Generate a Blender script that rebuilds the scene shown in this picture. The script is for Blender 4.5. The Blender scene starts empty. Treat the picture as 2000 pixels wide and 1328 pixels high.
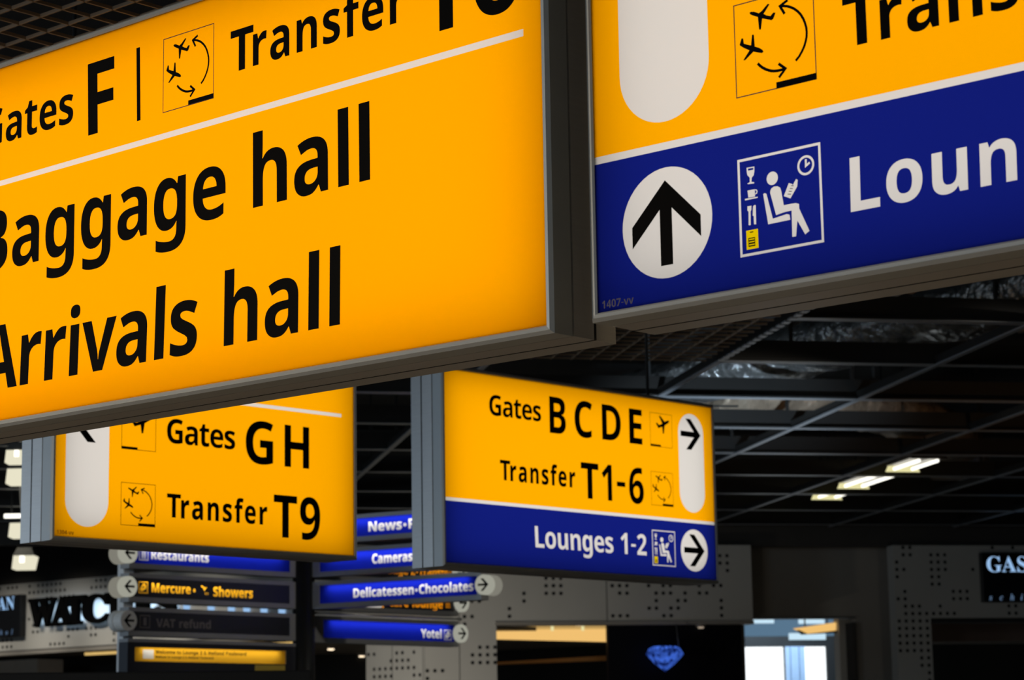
import bpy, bmesh, json, math, random
from mathutils import Vector, Matrix
C = bpy.context.scene.collection
R = math.radians
EYE = 1.65                                  # eye height above the floor (m)

# ------------------------------------------------------------------ camera
cd = bpy.data.cameras.new('camera'); cam = bpy.data.objects.new('camera', cd); C.objects.link(cam)
cd.sensor_width = 36.0; cd.lens = 36.0 * 4580 / 2000; cd.clip_start = .05; cd.clip_end = 200
PITCH, ROLL = R(10.0395), R(-0.92432)
fwd = Vector((0, math.cos(PITCH), math.sin(PITCH)))
up0 = Vector((0, -math.sin(PITCH), math.cos(PITCH))); rt0 = Vector((1, 0, 0))
c_, s_ = math.cos(ROLL), math.sin(ROLL)
rt = rt0 * c_ + up0 * s_; up = up0 * c_ - rt0 * s_
cam.matrix_world = Matrix(((rt.x, up.x, -fwd.x, 0), (rt.y, up.y, -fwd.y, 0), (rt.z, up.z, -fwd.z, EYE), (0, 0, 0, 1)))
cd.dof.use_dof = True; cd.dof.focus_distance = 6.5; cd.dof.aperture_fstop = 7.2
sc = bpy.context.scene; sc.camera = cam

# ------------------------------------------------------------------ world, exposure
w = bpy.data.worlds.new('world'); sc.world = w; w.use_nodes = True
w.node_tree.nodes['Background'].inputs[0].default_value = (.6, .75, 1, 1)
w.node_tree.nodes['Background'].inputs[1].default_value = .004
sc.view_settings.view_transform = 'Standard'; sc.view_settings.look = 'None'
sc.view_settings.exposure = 0; sc.view_settings.gamma = 1; sc.view_settings.use_curve_mapping = False

# ------------------------------------------------------------------ daylight and added fill lamps (all outside the picture)
def light(name, kind, loc, power, color=(1, 1, 1), target=None, size=1, size_y=None, **kw):
    l = bpy.data.lights.new(name, kind); l.energy = power; l.color = color
    o = bpy.data.objects.new(name, l); C.objects.link(o)
    o.location = (loc[0], loc[1], loc[2] + EYE)
    if kind == 'AREA':
        l.size = size
        if size_y: l.shape = 'RECTANGLE'; l.size_y = size_y
    elif kind == 'SPOT':
        l.spot_size = R(kw.get('angle', 70)); l.spot_blend = .9; l.shadow_soft_size = .1
    if target is not None:
        d = Vector(target) - Vector(loc); o.rotation_euler = d.to_track_quat('-Z', 'Y').to_euler()
    return o
DAY = (.62, .80, 1.0); WARM = (1.0, .74, .45); NEUT = (1.0, .93, .82)
FA_, FB_ = R(11.5), None
def bl(t, s, z): return (t * math.cos(FA_) - s * math.sin(FA_), t * math.sin(FA_) + s * math.cos(FA_), z)
light('daylight_window_left', 'AREA', (-14, 13.5, 1.5), 230, DAY, (-1.2, 11.6, 1.5), 3, 3)
light('daylight_fill_near', 'AREA', (-9.5, -2.5, 2.2), 330, DAY, (-1, 12, 1.4), 4, 2.5)  # added cool fill for the nearest sign's frame, no known window
light('signpost_fill_spot', 'SPOT', (5.2, 12.5, 2.5), 320, NEUT, (-1.2, 18, .9), angle=30)  # added spot to brighten the directory arms
light('fill_behind', 'AREA', (-1.0, -2.5, 2.5), 110, NEUT, (-1.0, -2.5, -1), 3, 2)  # added fill lifting the general ambient light
light('fill_left', 'AREA', (-4.2, 4.6, 2.5), 260, WARM, (-4.2, 4.6, -1), 3, 3)  # added warm fill, brightens the floor and sign undersides
light('fill_right', 'AREA', (4.0, 3.0, 2.5), 95, WARM, (4.0, 3.0, -1), 3, 3)  # added warm fill for the nearest sign's side and underside
light('store_fill_left', 'SPOT', (-2.4, 24.0, -.1), 190, NEUT, (-.95, 26.7, .95), angle=70)  # added low fill on the panels left of the store entrance
for q in (-.9, .3, 1.5, 2.7, 3.9):                      # added unseen spots washing the left store front from above
    ca, sa = math.cos(R(-38)), math.sin(R(-38)); wx, wy = -.2183 * 31.4, 31.4
    light('wall_wash_fill', 'SPOT', (wx + q * ca + 3.0 * sa, wy + q * sa - 3.0 * ca, 3.45), 240, (1, .95, .86), (wx + q * ca, wy + q * sa, 1.15), angle=40)
light('store_fill_centre', 'SPOT', (1.2, 22.5, .2), 20, NEUT, (1.0, 26.5, 1.6), angle=75)  # added low fill on the centre fascia
light('store_fill_right', 'SPOT', (5.0, 23.5, .3), 11, NEUT, (5.0, 27.0, 1.6), angle=75)  # added low fill on the right fascia
light('duct_fill_cool', 'SPOT', bl(3.6, 14.0, -1.0), 1700, DAY, bl(5.3, 18.0, 2.95), angle=34)  # added from below to brighten the silver foil duct
light('duct_fill_warm', 'SPOT', bl(8.0, 13.0, -1.0), 110, (1.0, .55, .25), bl(8.0, 17.5, 3.1), angle=55)  # added from below to brighten the tan ducts
light('mullion_fill', 'AREA', bl(9.9, 30.6, 2.3), 80, DAY, bl(10.4, 32, .9), .8, .5)  # added bluish fill on the mullions behind the doorway
GLYPHS = json.loads(
'{"bA":[966,[[76,0,0,0,118,335,235,669,353,1004,439,1004,526,1004,612,1004,730,669,848,335,966,0,890,0,814,0,738,0,714,79,690,159,665,238,544,238,423,238,301,238,277,159,253,79,228,0,152,0],[378,493,354,416,441,416,528,416,615,416,590,493,565,571,541,648,536,664,530,684,523,709,516,733,509,758,501,783,494,808,488,830,483,849,479,830,472,807,464,779,456,752,449,726,442,701,435,676,430,659,426,648,402,571]]],"bB":[941,[[251,0,126,0,126,333,126,667,126,1000,230,1000,333,1000,437,1000,571,1000,671,981,740,944,808,907,842,841,842,747,842,690,828,641,802,602,775,563,737,539,688,531,688,528,688,526,688,524,721,517,752,506,779,489,806,472,827,448,843,416,859,384,867,342,867,290,867,199,834,128,769,77,704,26,614,0,500,0,375,0],[338,678,338,604,379,604,420,604,461,604,522,604,565,613,589,633,613,653,625,681,625,719,625,757,611,784,583,801,555,818,510,826,450,826,412,826,375,826,338,826,338,752],[338,262,338,175,384,175,430,175,476,175,540,175,584,187,609,212,634,237,647,270,647,311,647,348,634,378,609,401,583,424,536,436,469,436,425,436,381,436,338,436,338,349]]],"bC":[892,[[584,-14,531,-14,428,-14,343,7,277,50,210,92,161,152,129,229,97,306,81,396,81,499,81,599,99,689,136,766,172,844,225,904,295,948,364,992,450,1014,550,1014,600,1014,650,1008,700,995,750,983,797,965,843,944,820,887,797,829,775,772,737,789,700,805,662,818,624,831,587,838,550,838,469,838,407,807,364,747,321,686,300,603,300,497,300,391,320,308,359,250,399,192,463,162,550,162,592,162,632,167,673,176,714,186,758,199,805,216,805,156,805,97,805,38,761,20,718,7,675,-1,632,-10]]],"bD":[1036,[[220,0,126,0,126,333,126,667,126,1000,231,1000,335,1000,440,1000,544,1000,635,981,712,944,789,907,849,852,891,779,934,707,955,617,955,510,955,341,907,214,812,128,716,43,582,0,409,0,315,0],[338,392,338,175,368,175,398,175,429,175,633,175,735,285,735,504,735,615,711,697,662,749,614,800,543,826,451,826,413,826,375,826,338,826,338,609]]],"bE":[784,[[318,0,126,0,126,333,126,667,126,1000,318,1000,510,1000,702,1000,702,942,702,884,702,826,580,826,459,826,338,826,338,753,338,680,338,606,451,606,564,606,676,606,676,549,676,491,676,433,564,433,451,433,338,433,338,347,338,261,338,175,459,175,580,175,702,175,702,117,702,58,702,0,510,0]]],"bF":[769,[[196,0,126,0,126,333,126,667,126,1000,317,1000,508,1000,699,1000,699,942,699,884,699,826,578,826,456,826,335,826,335,740,335,655,335,569,448,569,561,569,674,569,674,511,674,453,674,395,561,395,448,395,335,395,335,263,335,132,335,0,265,0]]],"bG":[1014,[[618,-14,546,-14,397,-14,282,30,202,118,121,205,81,333,81,501,81,606,102,697,142,773,183,850,242,909,319,951,397,993,492,1014,604,1014,657,1014,709,1008,761,997,812,986,859,971,901,952,877,896,854,839,831,783,800,799,765,812,726,822,686,832,645,838,602,838,541,838,487,824,442,796,397,768,362,728,337,677,312,626,300,566,300,497,300,432,309,374,326,324,344,273,372,234,410,205,449,177,499,162,560,162,590,162,616,164,637,167,658,169,677,173,695,176,695,246,695,316,695,385,632,385,569,385,506,385,506,444,506,503,506,562,638,562,770,562,902,562,902,389,902,216,902,43,850,26,795,12,739,1,682,-9]]],"bH":[1071,[[197,0,126,0,126,333,126,667,126,1000,197,1000,267,1000,338,1000,338,869,338,739,338,608,470,608,602,608,734,608,734,739,734,869,734,1000,804,1000,875,1000,945,1000,945,667,945,333,945,0,875,0,804,0,734,0,734,144,734,288,734,431,602,431,470,431,338,431,338,288,338,144,338,0,267,0]]],"bL":[791,[[332,0,126,0,126,333,126,667,126,1000,197,1000,267,1000,338,1000,338,725,338,450,338,175,473,175,608,175,744,175,744,117,744,58,744,0,538,0]]],"bM":[1321,[[189,0,126,0,126,333,126,667,126,1000,222,1000,318,1000,415,1000,493,745,572,490,651,235,653,235,654,235,655,235,739,490,823,745,906,1000,1002,1000,1099,1000,1195,1000,1195,667,1195,333,1195,0,1129,0,1063,0,997,0,997,158,997,316,997,473,997,505,998,542,999,583,1001,624,1002,663,1004,700,1005,736,1006,764,1007,783,1005,783,1003,783,1001,783,916,522,830,261,744,0,679,0,614,0,549,0,469,261,388,523,308,784,306,784,304,784,303,784,304,766,306,738,308,700,310,663,312,623,313,581,'
'314,538,315,500,315,465,315,310,315,155,315,0,252,0]]],"bN":[1139,[[189,0,126,0,126,333,126,667,126,1000,215,1000,304,1000,394,1000,538,750,683,500,828,251,829,251,831,251,832,251,829,297,827,344,825,389,823,435,822,481,822,527,822,684,822,842,822,1000,886,1000,949,1000,1013,1000,1013,667,1013,333,1013,0,923,0,833,0,744,0,599,252,453,504,308,756,306,756,304,756,303,756,306,709,309,661,312,613,314,566,315,518,315,471,315,314,315,157,315,0,252,0]]],"bP":[880,[[197,0,126,0,126,333,126,667,126,1000,233,1000,339,1000,445,1000,574,1000,668,972,728,917,787,861,817,785,817,688,817,630,804,575,780,525,756,474,715,433,659,402,602,371,526,356,429,356,398,356,368,356,338,356,338,237,338,119,338,0,267,0],[338,628,338,529,361,529,384,529,408,529,467,529,515,541,550,565,585,589,602,627,602,681,602,778,546,826,434,826,402,826,370,826,338,826,338,727]]],"bR":[924,[[197,0,126,0,126,333,126,667,126,1000,223,1000,320,1000,417,1000,554,1000,654,975,719,926,784,876,817,801,817,700,817,655,808,615,791,581,773,546,750,518,722,494,694,470,663,451,630,436,728,290,826,145,924,0,846,0,768,0,689,0,610,128,530,256,451,384,413,384,375,384,338,384,338,256,338,128,338,0,267,0],[338,646,338,556,360,556,383,556,406,556,476,556,526,568,557,591,587,614,602,649,602,695,602,742,586,776,554,796,522,816,471,826,402,826,380,826,359,826,338,826,338,736]]],"bS":[772,[[465,-14,347,-14,242,-14,148,6,64,46,64,112,64,178,64,244,112,223,161,204,212,187,263,170,314,161,364,161,416,161,454,171,476,191,497,211,508,237,508,268,508,305,490,335,452,359,415,382,369,407,314,431,290,442,265,454,238,470,211,485,185,505,160,528,136,551,115,579,99,612,84,645,76,684,76,730,76,819,106,889,167,939,227,989,310,1014,415,1014,467,1014,517,1008,564,996,611,984,660,966,712,944,689,889,666,834,643,779,597,797,556,812,520,822,483,832,446,838,408,838,367,838,337,828,315,810,294,791,283,767,283,737,283,701,299,673,331,653,362,632,409,606,472,577,523,554,567,529,603,502,639,476,667,444,686,409,706,373,716,330,716,277,716,189,684,118,620,65,556,12]]],"bT":[811,[[370,0,300,0,300,275,300,549,300,824,209,824,119,824,28,824,28,882,28,941,28,1000,280,1000,531,1000,783,1000,783,941,783,882,783,824,692,824,602,824,511,824,511,549,511,275,511,0,441,0]]],"bV":[910,[[416,0,339,0,226,333,113,667,0,1000,71,1000,143,1000,214,1000,277,802,339,603,402,405,406,395,411,376,418,348,425,321,432,292,440,261,447,231,452,205,455,185,458,205,463,231,470,261,477,292,484,321,492,348,499,376,504,395,507,405,570,603,633,802,696,1000,768,1000,839,1000,910,1000,797,667,683,333,570,0,493,0]]],"bW":[1354,[[335,0,255,0,170,333,85,667,0,1000,70,1000,139,1000,209,1000,251,818,294,636,336,454,342,432,348,405,354,373,361,340,367,307,373,275,378,242,382,214,385,192,388,215,392,243,398,275,403,307,409,339,416,369,423,399,428,423,431,440,480,627,528,813,577,1000,644,1000,711,1000,777,1000,826,813,874,627,923,440,928,424,933,401,939,370,945,339,951,307,957,275,962,242,966,214,969,192,972,215,976,243,982,275,987,307,994,340,1001,373,1008,405,1014,432,1018,454,1061,636,1103,818,1146,1000,1215,1000,1285,1000,1354,1000,1269,667,1184,333,1099,0,1019,0,939,0,859,0,813,175,768,350,723,525,720,535,716,551,712,571,708,592,703,614,698,639,693,663,689,686,685,708,681,730,678,747,676,759,676,747,673,730,669,708,665,686,660,663,655,639,651,616,646,593,641,572,637,551,633,535,630,524,585,349,541,175,496,0,416,0]]],"bY":[874,[[402,0,332,0,332,127,332,255,332,382,221,588,111,794,0,1000,77,1000,153,1000,230,1000,299,863,368,726,437,588,507,726,576,863,646,1000,722,1000,798,1000,874,1000,763,796,653,593,542,389,542,260,542,130,542,0,472,0]]],"ba":[846,[[359,-14,296,-14,227,-14,171,6,126,46,81,85,59,146,59,228,59,310,87,370,144,408,201,447,287,468,401,472,445,473,489,475,534,476,534,487,534,499,534,510,534,550,523,579,502,598,481,617,452,626,415,626,377,626,341,621,305,610,270,599,234,586,199,570,176,617,153,664,130,712,171,733,217,750,267,762,317,774,369,780,423,780,526,780,604,758,659,714,714,669,741,601,741,510,741,340,741,170,741,0,692,0,644,0,595,0,582,'
'35,568,69,555,104,553,104,551,104,549,104,516,63,482,33,445,14,409,-5],[344,139,374,139,419,139,457,152,487,179,518,205,534,243,534,291,534,312,534,333,534,354,507,353,479,352,452,352,385,350,338,338,312,315,286,293,273,263,273,227,273,195,282,173,301,159,320,145]]],"bb":[887,[[617,-14,529,-14,473,-14,429,-4,397,16,365,36,338,59,318,84,313,84,309,84,304,84,292,56,281,28,269,0,216,0,162,0,109,0,109,355,109,710,109,1064,179,1064,248,1064,318,1064,318,982,318,899,318,817,318,788,317,759,315,731,313,703,311,681,310,665,312,665,315,665,318,665,338,697,366,724,401,746,435,768,480,779,535,779,621,779,690,745,744,679,797,612,824,514,824,384,824,253,796,154,742,87,688,20],[413,155,471,155,514,155,548,175,573,215,598,255,611,312,611,387,611,461,598,518,572,555,546,593,512,612,468,612,414,612,376,595,354,562,332,528,320,477,318,408,318,400,318,393,318,385,318,311,329,255,351,215,373,175]]],"bc":[720,[[473,-14,420,-14,306,-14,218,18,156,81,94,144,63,243,63,378,63,472,79,548,111,606,142,665,187,709,243,737,299,765,365,779,438,779,491,779,536,774,575,763,614,753,648,741,676,727,656,673,635,620,615,566,582,579,552,590,523,598,495,606,466,611,438,611,330,611,276,534,276,380,276,303,290,247,319,210,347,174,387,155,438,155,482,155,521,161,555,173,588,185,621,201,653,221,653,162,653,103,653,43,621,23,588,8,553,-1,518,-10]]],"bd":[887,[[407,-14,352,-14,267,-14,197,19,144,86,90,153,63,251,63,381,63,512,90,611,144,678,198,745,269,779,357,779,412,779,458,768,493,747,528,725,557,698,577,667,579,667,582,667,584,667,581,682,578,703,574,732,571,760,569,789,569,819,569,901,569,983,569,1064,638,1064,708,1064,777,1064,777,710,777,355,777,0,724,0,671,0,618,0,604,33,591,66,577,99,574,99,571,99,569,99,548,68,521,41,486,19,451,-3],[377,153,424,153,482,153,523,170,546,204,570,238,582,289,583,357,583,365,583,372,583,380,583,454,571,511,548,550,525,590,483,609,422,609,376,609,340,589,314,550,288,510,275,453,275,378,275,303,288,247,314,209,340,172]]],"be":[828,[[514,-14,455,-14,379,-14,311,0,252,29,193,57,147,100,113,158,80,216,63,289,63,377,63,466,78,541,109,600,139,659,181,704,235,734,289,764,352,779,424,779,530,779,613,749,675,688,737,628,768,543,768,431,768,398,768,364,768,331,603,331,439,331,275,331,276,272,294,225,327,192,360,158,406,141,465,141,514,141,559,146,599,156,640,166,681,181,724,202,724,148,724,94,724,41,687,22,647,8,606,-1,564,-10],[283,524,279,469,376,469,474,469,571,469,571,516,558,554,535,585,512,615,475,630,426,630,386,630,352,617,326,591,299,565]]],"bf":[542,[[212,0,143,0,143,203,143,405,143,608,105,608,66,608,28,608,28,641,28,675,28,709,66,727,105,746,143,765,143,783,143,802,143,821,143,886,154,937,176,973,198,1009,229,1034,270,1049,310,1064,358,1071,413,1071,454,1071,491,1068,525,1062,558,1055,585,1048,605,1039,587,988,570,937,552,887,536,891,519,896,500,900,481,904,460,906,436,906,407,906,385,897,372,880,358,862,352,839,352,812,352,796,352,781,352,765,412,765,472,765,532,765,532,712,532,660,532,608,472,608,412,608,352,608,352,405,352,203,352,0,282,0]]],"bg":[887,[[521,-336,395,-336,341,-336,291,-333,244,-326,198,-320,153,-308,109,-291,109,-236,109,-180,109,-125,204,-164,303,-183,408,-183,515,-183,569,-126,569,-10,569,-5,569,0,569,6,569,21,569,38,571,55,572,71,573,86,574,99,572,99,571,99,569,99,543,59,511,30,475,13,438,-5,397,-14,352,-14,261,-14,190,21,139,90,88,160,63,257,63,381,63,506,89,604,141,674,194,744,266,779,357,779,451,779,525,741,578,667,580,667,582,667,584,667,590,699,595,732,601,765,660,765,719,765,777,765,777,509,777,254,777,-1,777,-111,745,-194,681,-251,616,-308],[326,150,426,150,479,150,518,165,544,195,570,226,583,279,583,354,583,363,583,371,583,380,583,462,570,521,545,556,520,592,479,609,423,609,325,609,276,532,276,378,276,226]]],"bh":[920,[[179,0,109,0,109,355,109,710,109,1064,179,1064,248,1064,318,1064,318,992,318,920,318,847,318,810,317,774,314,740,312,705,310,681,308,667,312,667,316,667,319,667,344,706,375,734,413,752,451,770,494,779,541,779,624,779,690,757,740,712,790,668,815,597,815,499,815,332,815,166,815,0,746,0,676'
',0,606,0,606,149,606,298,606,447,606,557,565,612,483,612,421,612,377,590,354,547,330,504,318,441,318,360,318,240,318,120,318,0,248,0]]],"bi":[427,[[245,860,214,860,183,860,156,867,134,882,112,897,101,924,101,962,101,1001,112,1028,134,1043,156,1057,183,1064,214,1064,245,1064,272,1057,294,1043,317,1028,328,1001,328,962,328,924,317,897,294,882,272,867],[179,0,109,0,109,255,109,510,109,765,179,765,248,765,318,765,318,510,318,255,318,0,248,0]]],"bk":[868,[[179,0,109,0,109,355,109,710,109,1064,179,1064,248,1064,318,1064,318,906,318,747,318,588,318,559,317,531,314,502,312,474,310,445,307,416,308,416,309,416,310,416,324,436,338,455,353,476,368,496,384,514,401,532,472,610,543,687,615,765,693,765,772,765,850,765,749,654,648,543,546,433,654,289,761,144,868,0,788,0,708,0,627,0,554,103,481,206,408,310,378,286,348,262,318,238,318,159,318,79,318,0,248,0]]],"bl":[427,[[179,0,109,0,109,355,109,710,109,1064,179,1064,248,1064,318,1064,318,710,318,355,318,0,248,0]]],"bm":[1375,[[179,0,109,0,109,255,109,510,109,765,162,765,216,765,269,765,278,732,288,699,297,667,301,667,304,667,308,667,331,706,363,734,404,752,445,770,487,779,531,779,587,779,634,770,674,751,713,733,743,705,763,667,769,667,775,667,782,667,805,706,837,734,879,752,920,770,963,779,1007,779,1094,779,1159,757,1204,712,1248,668,1270,597,1270,499,1270,332,1270,166,1270,0,1201,0,1131,0,1062,0,1062,149,1062,298,1062,447,1062,557,1023,612,947,612,892,612,853,592,829,553,806,514,794,458,794,384,794,256,794,128,794,0,725,0,655,0,585,0,585,149,585,298,585,447,585,557,547,612,471,612,413,612,373,590,351,547,329,504,318,441,318,360,318,240,318,120,318,0,248,0]]],"bn":[920,[[179,0,109,0,109,255,109,510,109,765,162,765,216,765,269,765,278,732,288,699,297,667,301,667,304,667,308,667,332,706,366,734,408,752,451,770,496,779,543,779,626,779,691,757,741,712,790,668,815,597,815,499,815,332,815,166,815,0,746,0,676,0,606,0,606,149,606,298,606,447,606,502,597,543,577,571,557,598,526,612,483,612,420,612,376,590,353,547,330,504,318,441,318,360,318,240,318,120,318,0,248,0]]],"bo":[867,[[546,-14,431,-14,360,-14,297,1,242,32,186,63,142,108,111,167,79,227,63,299,63,384,63,511,96,608,162,676,229,745,320,779,436,779,507,779,571,763,626,733,681,702,725,657,756,599,788,540,804,469,804,384,804,257,771,159,704,90,637,21],[378,154,434,154,489,154,529,173,554,212,579,251,591,308,591,384,591,459,579,516,554,554,529,592,489,611,433,611,378,611,338,592,313,554,288,516,276,459,276,384,276,308,288,251,313,212,338,173]]],"bp":[887,[[179,-336,109,-336,109,31,109,398,109,765,166,765,222,765,279,765,289,732,298,698,308,665,311,665,315,665,318,665,338,696,366,723,401,745,435,768,480,779,535,779,621,779,690,745,744,679,797,612,824,514,824,384,824,254,796,155,741,88,686,20,615,-14,529,-14,474,-14,430,-4,398,16,365,36,338,59,318,84,314,84,310,84,307,84,314,45,318,7,318,-28,318,-131,318,-233,318,-336,248,-336],[413,155,471,155,518,155,553,175,576,215,599,255,611,312,611,387,611,537,563,612,468,612,414,612,376,595,354,562,332,528,320,477,318,408,318,400,318,393,318,385,318,311,329,255,351,215,373,175]]],"br":[636,[[179,0,109,0,109,255,109,510,109,765,162,765,215,765,268,765,278,722,288,679,298,636,302,636,305,636,308,636,331,675,361,709,401,737,440,765,485,779,536,779,547,779,559,778,573,777,587,776,598,775,606,773,601,708,596,642,591,577,585,579,575,581,562,582,550,583,539,584,529,584,494,584,460,578,427,565,395,553,368,532,348,504,328,476,318,438,318,389,318,260,318,130,318,0,248,0]]],"bs":[696,[[425,-14,317,-14,263,-14,218,-11,179,-4,141,4,103,15,64,31,64,88,64,146,64,203,106,184,150,169,197,157,245,145,287,139,324,139,365,139,394,145,411,157,428,169,437,185,437,204,437,218,433,229,426,240,419,250,404,261,381,275,358,288,321,304,272,325,224,345,185,366,154,386,123,406,100,430,85,459,70,487,63,523,63,566,63,637,91,690,146,726,201,761,274,779,366,779,413,779,458,774,501,765,544,755,589,740,634,719,613,669,592,619,571,569,534,585,499,598,465,609,431,619,397,625,363,625,301,625,270,608,270,574,270,562,274,551,282,541,290,532,306,521,328,'
'510,351,499,385,483,430,465,474,447,512,429,543,410,575,391,600,367,617,338,634,310,643,273,643,227,643,149,616,90,561,48,506,7]]],"bt":[608,[[410,-14,371,-14,325,-14,285,-7,249,8,213,23,184,49,163,86,142,123,132,174,132,240,132,362,132,485,132,608,99,608,65,608,32,608,32,637,32,667,32,696,70,719,109,743,147,766,167,820,187,874,207,927,252,927,296,927,340,927,340,873,340,819,340,765,412,765,483,765,555,765,555,712,555,660,555,608,483,608,412,608,340,608,340,485,340,362,340,240,340,211,349,189,366,174,382,160,404,153,431,153,455,153,477,155,499,160,520,164,542,170,563,176,563,125,563,73,563,21,541,12,513,4,480,-4,447,-11]]],"bu":[920,[[424,-14,377,-14,295,-14,229,8,179,53,130,97,105,168,105,266,105,432,105,599,105,765,175,765,244,765,314,765,314,616,314,467,314,318,314,264,324,223,343,195,363,167,394,153,437,153,500,153,544,174,567,218,591,261,602,324,602,405,602,525,602,645,602,765,672,765,741,765,811,765,811,510,811,255,811,0,758,0,705,0,651,0,642,33,633,65,623,98,620,98,616,98,612,98,588,59,554,30,512,13,469,-5]]],"bv":[797,[[363,0,291,0,194,255,97,510,0,765,73,765,146,765,218,765,268,620,317,474,366,329,374,303,381,276,386,248,391,220,394,195,395,172,397,172,399,172,401,172,403,223,414,275,431,329,480,474,529,620,578,765,651,765,724,765,797,765,700,510,603,255,506,0,434,0]]],"bw":[1199,[[306,0,231,0,159,255,86,510,14,765,83,765,152,765,221,765,251,652,280,539,310,426,316,402,322,374,327,342,332,309,337,278,342,247,346,217,350,193,352,175,353,175,355,175,357,175,358,188,360,206,363,228,366,250,369,272,373,296,377,319,381,340,384,359,388,378,390,391,392,398,423,520,455,642,486,765,563,765,639,765,716,765,746,642,775,520,805,398,809,385,814,364,819,335,824,306,828,276,833,247,837,217,839,193,839,175,841,175,843,175,845,175,846,191,850,214,854,244,859,275,864,307,870,340,877,374,883,402,889,426,920,539,950,652,980,765,1049,765,1117,765,1185,765,1112,510,1038,255,965,0,889,0,814,0,738,0,719,89,699,178,679,268,676,283,670,307,663,338,656,370,648,403,640,439,632,475,624,508,616,539,609,569,604,591,601,605,599,605,597,605,595,605,592,591,588,569,581,539,574,508,566,475,557,439,549,403,541,369,534,338,526,306,521,282,517,265,496,176,476,88,455,0,380,0]]],"by":[797,[[227,-336,154,-336,131,-336,110,-335,93,-333,76,-330,61,-328,48,-325,48,-270,48,-215,48,-160,58,-162,70,-163,85,-165,99,-167,114,-168,130,-168,174,-168,209,-155,235,-128,260,-102,279,-70,291,-32,296,-20,300,-7,304,6,203,259,101,512,0,765,76,765,152,765,228,765,276,621,324,478,373,335,380,314,386,293,389,271,393,249,396,226,398,202,399,202,401,202,402,202,405,226,409,249,414,271,419,293,425,314,431,335,479,478,526,621,573,765,648,765,722,765,797,765,689,477,581,190,473,-98,444,-177,402,-237,347,-277,291,-316]]],"b0":[801,[[485,-14,399,-14,279,-14,190,32,134,123,78,214,50,339,50,500,50,608,62,701,84,777,106,854,143,913,195,954,246,995,314,1015,399,1015,519,1015,607,970,664,880,721,789,749,662,749,500,749,393,738,301,715,224,692,148,655,89,604,48,553,7],[346,157,399,157,451,157,488,185,508,242,529,299,539,385,539,500,539,614,529,700,508,758,488,816,451,845,399,845,346,845,310,816,290,758,270,700,261,614,261,500,261,386,270,300,290,243,310,186]]],"b1":[801,[[437,0,367,0,367,193,367,386,367,578,367,603,368,634,369,674,370,713,372,747,373,777,368,772,358,762,342,747,327,733,313,720,300,709,261,678,223,647,185,616,151,659,117,701,83,744,190,829,297,915,405,1000,463,1000,521,1000,578,1000,578,667,578,333,578,0,508,0]]],"b2":[801,[[289,0,56,0,56,49,56,98,56,147,140,232,223,316,307,401,358,452,399,495,429,530,460,565,482,597,496,626,510,655,517,686,517,719,517,759,506,789,484,808,462,828,432,838,395,838,357,838,319,829,283,811,247,793,208,768,168,735,130,781,92,826,53,871,82,896,113,920,145,941,177,963,215,980,257,994,299,1007,351,1014,410,1014,476,1014,532,1002,579,978,626,955,663,922,688,882,714,841,727,795,727,744,727,689,716,638,694,593,672,548,640,503,599,458,557,413,507,363,448,308,405,268,362,228,319,188,319,184,319,181,319,178,465,178,610,178,755,178,755,119,755,59,755,0,52'
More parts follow.
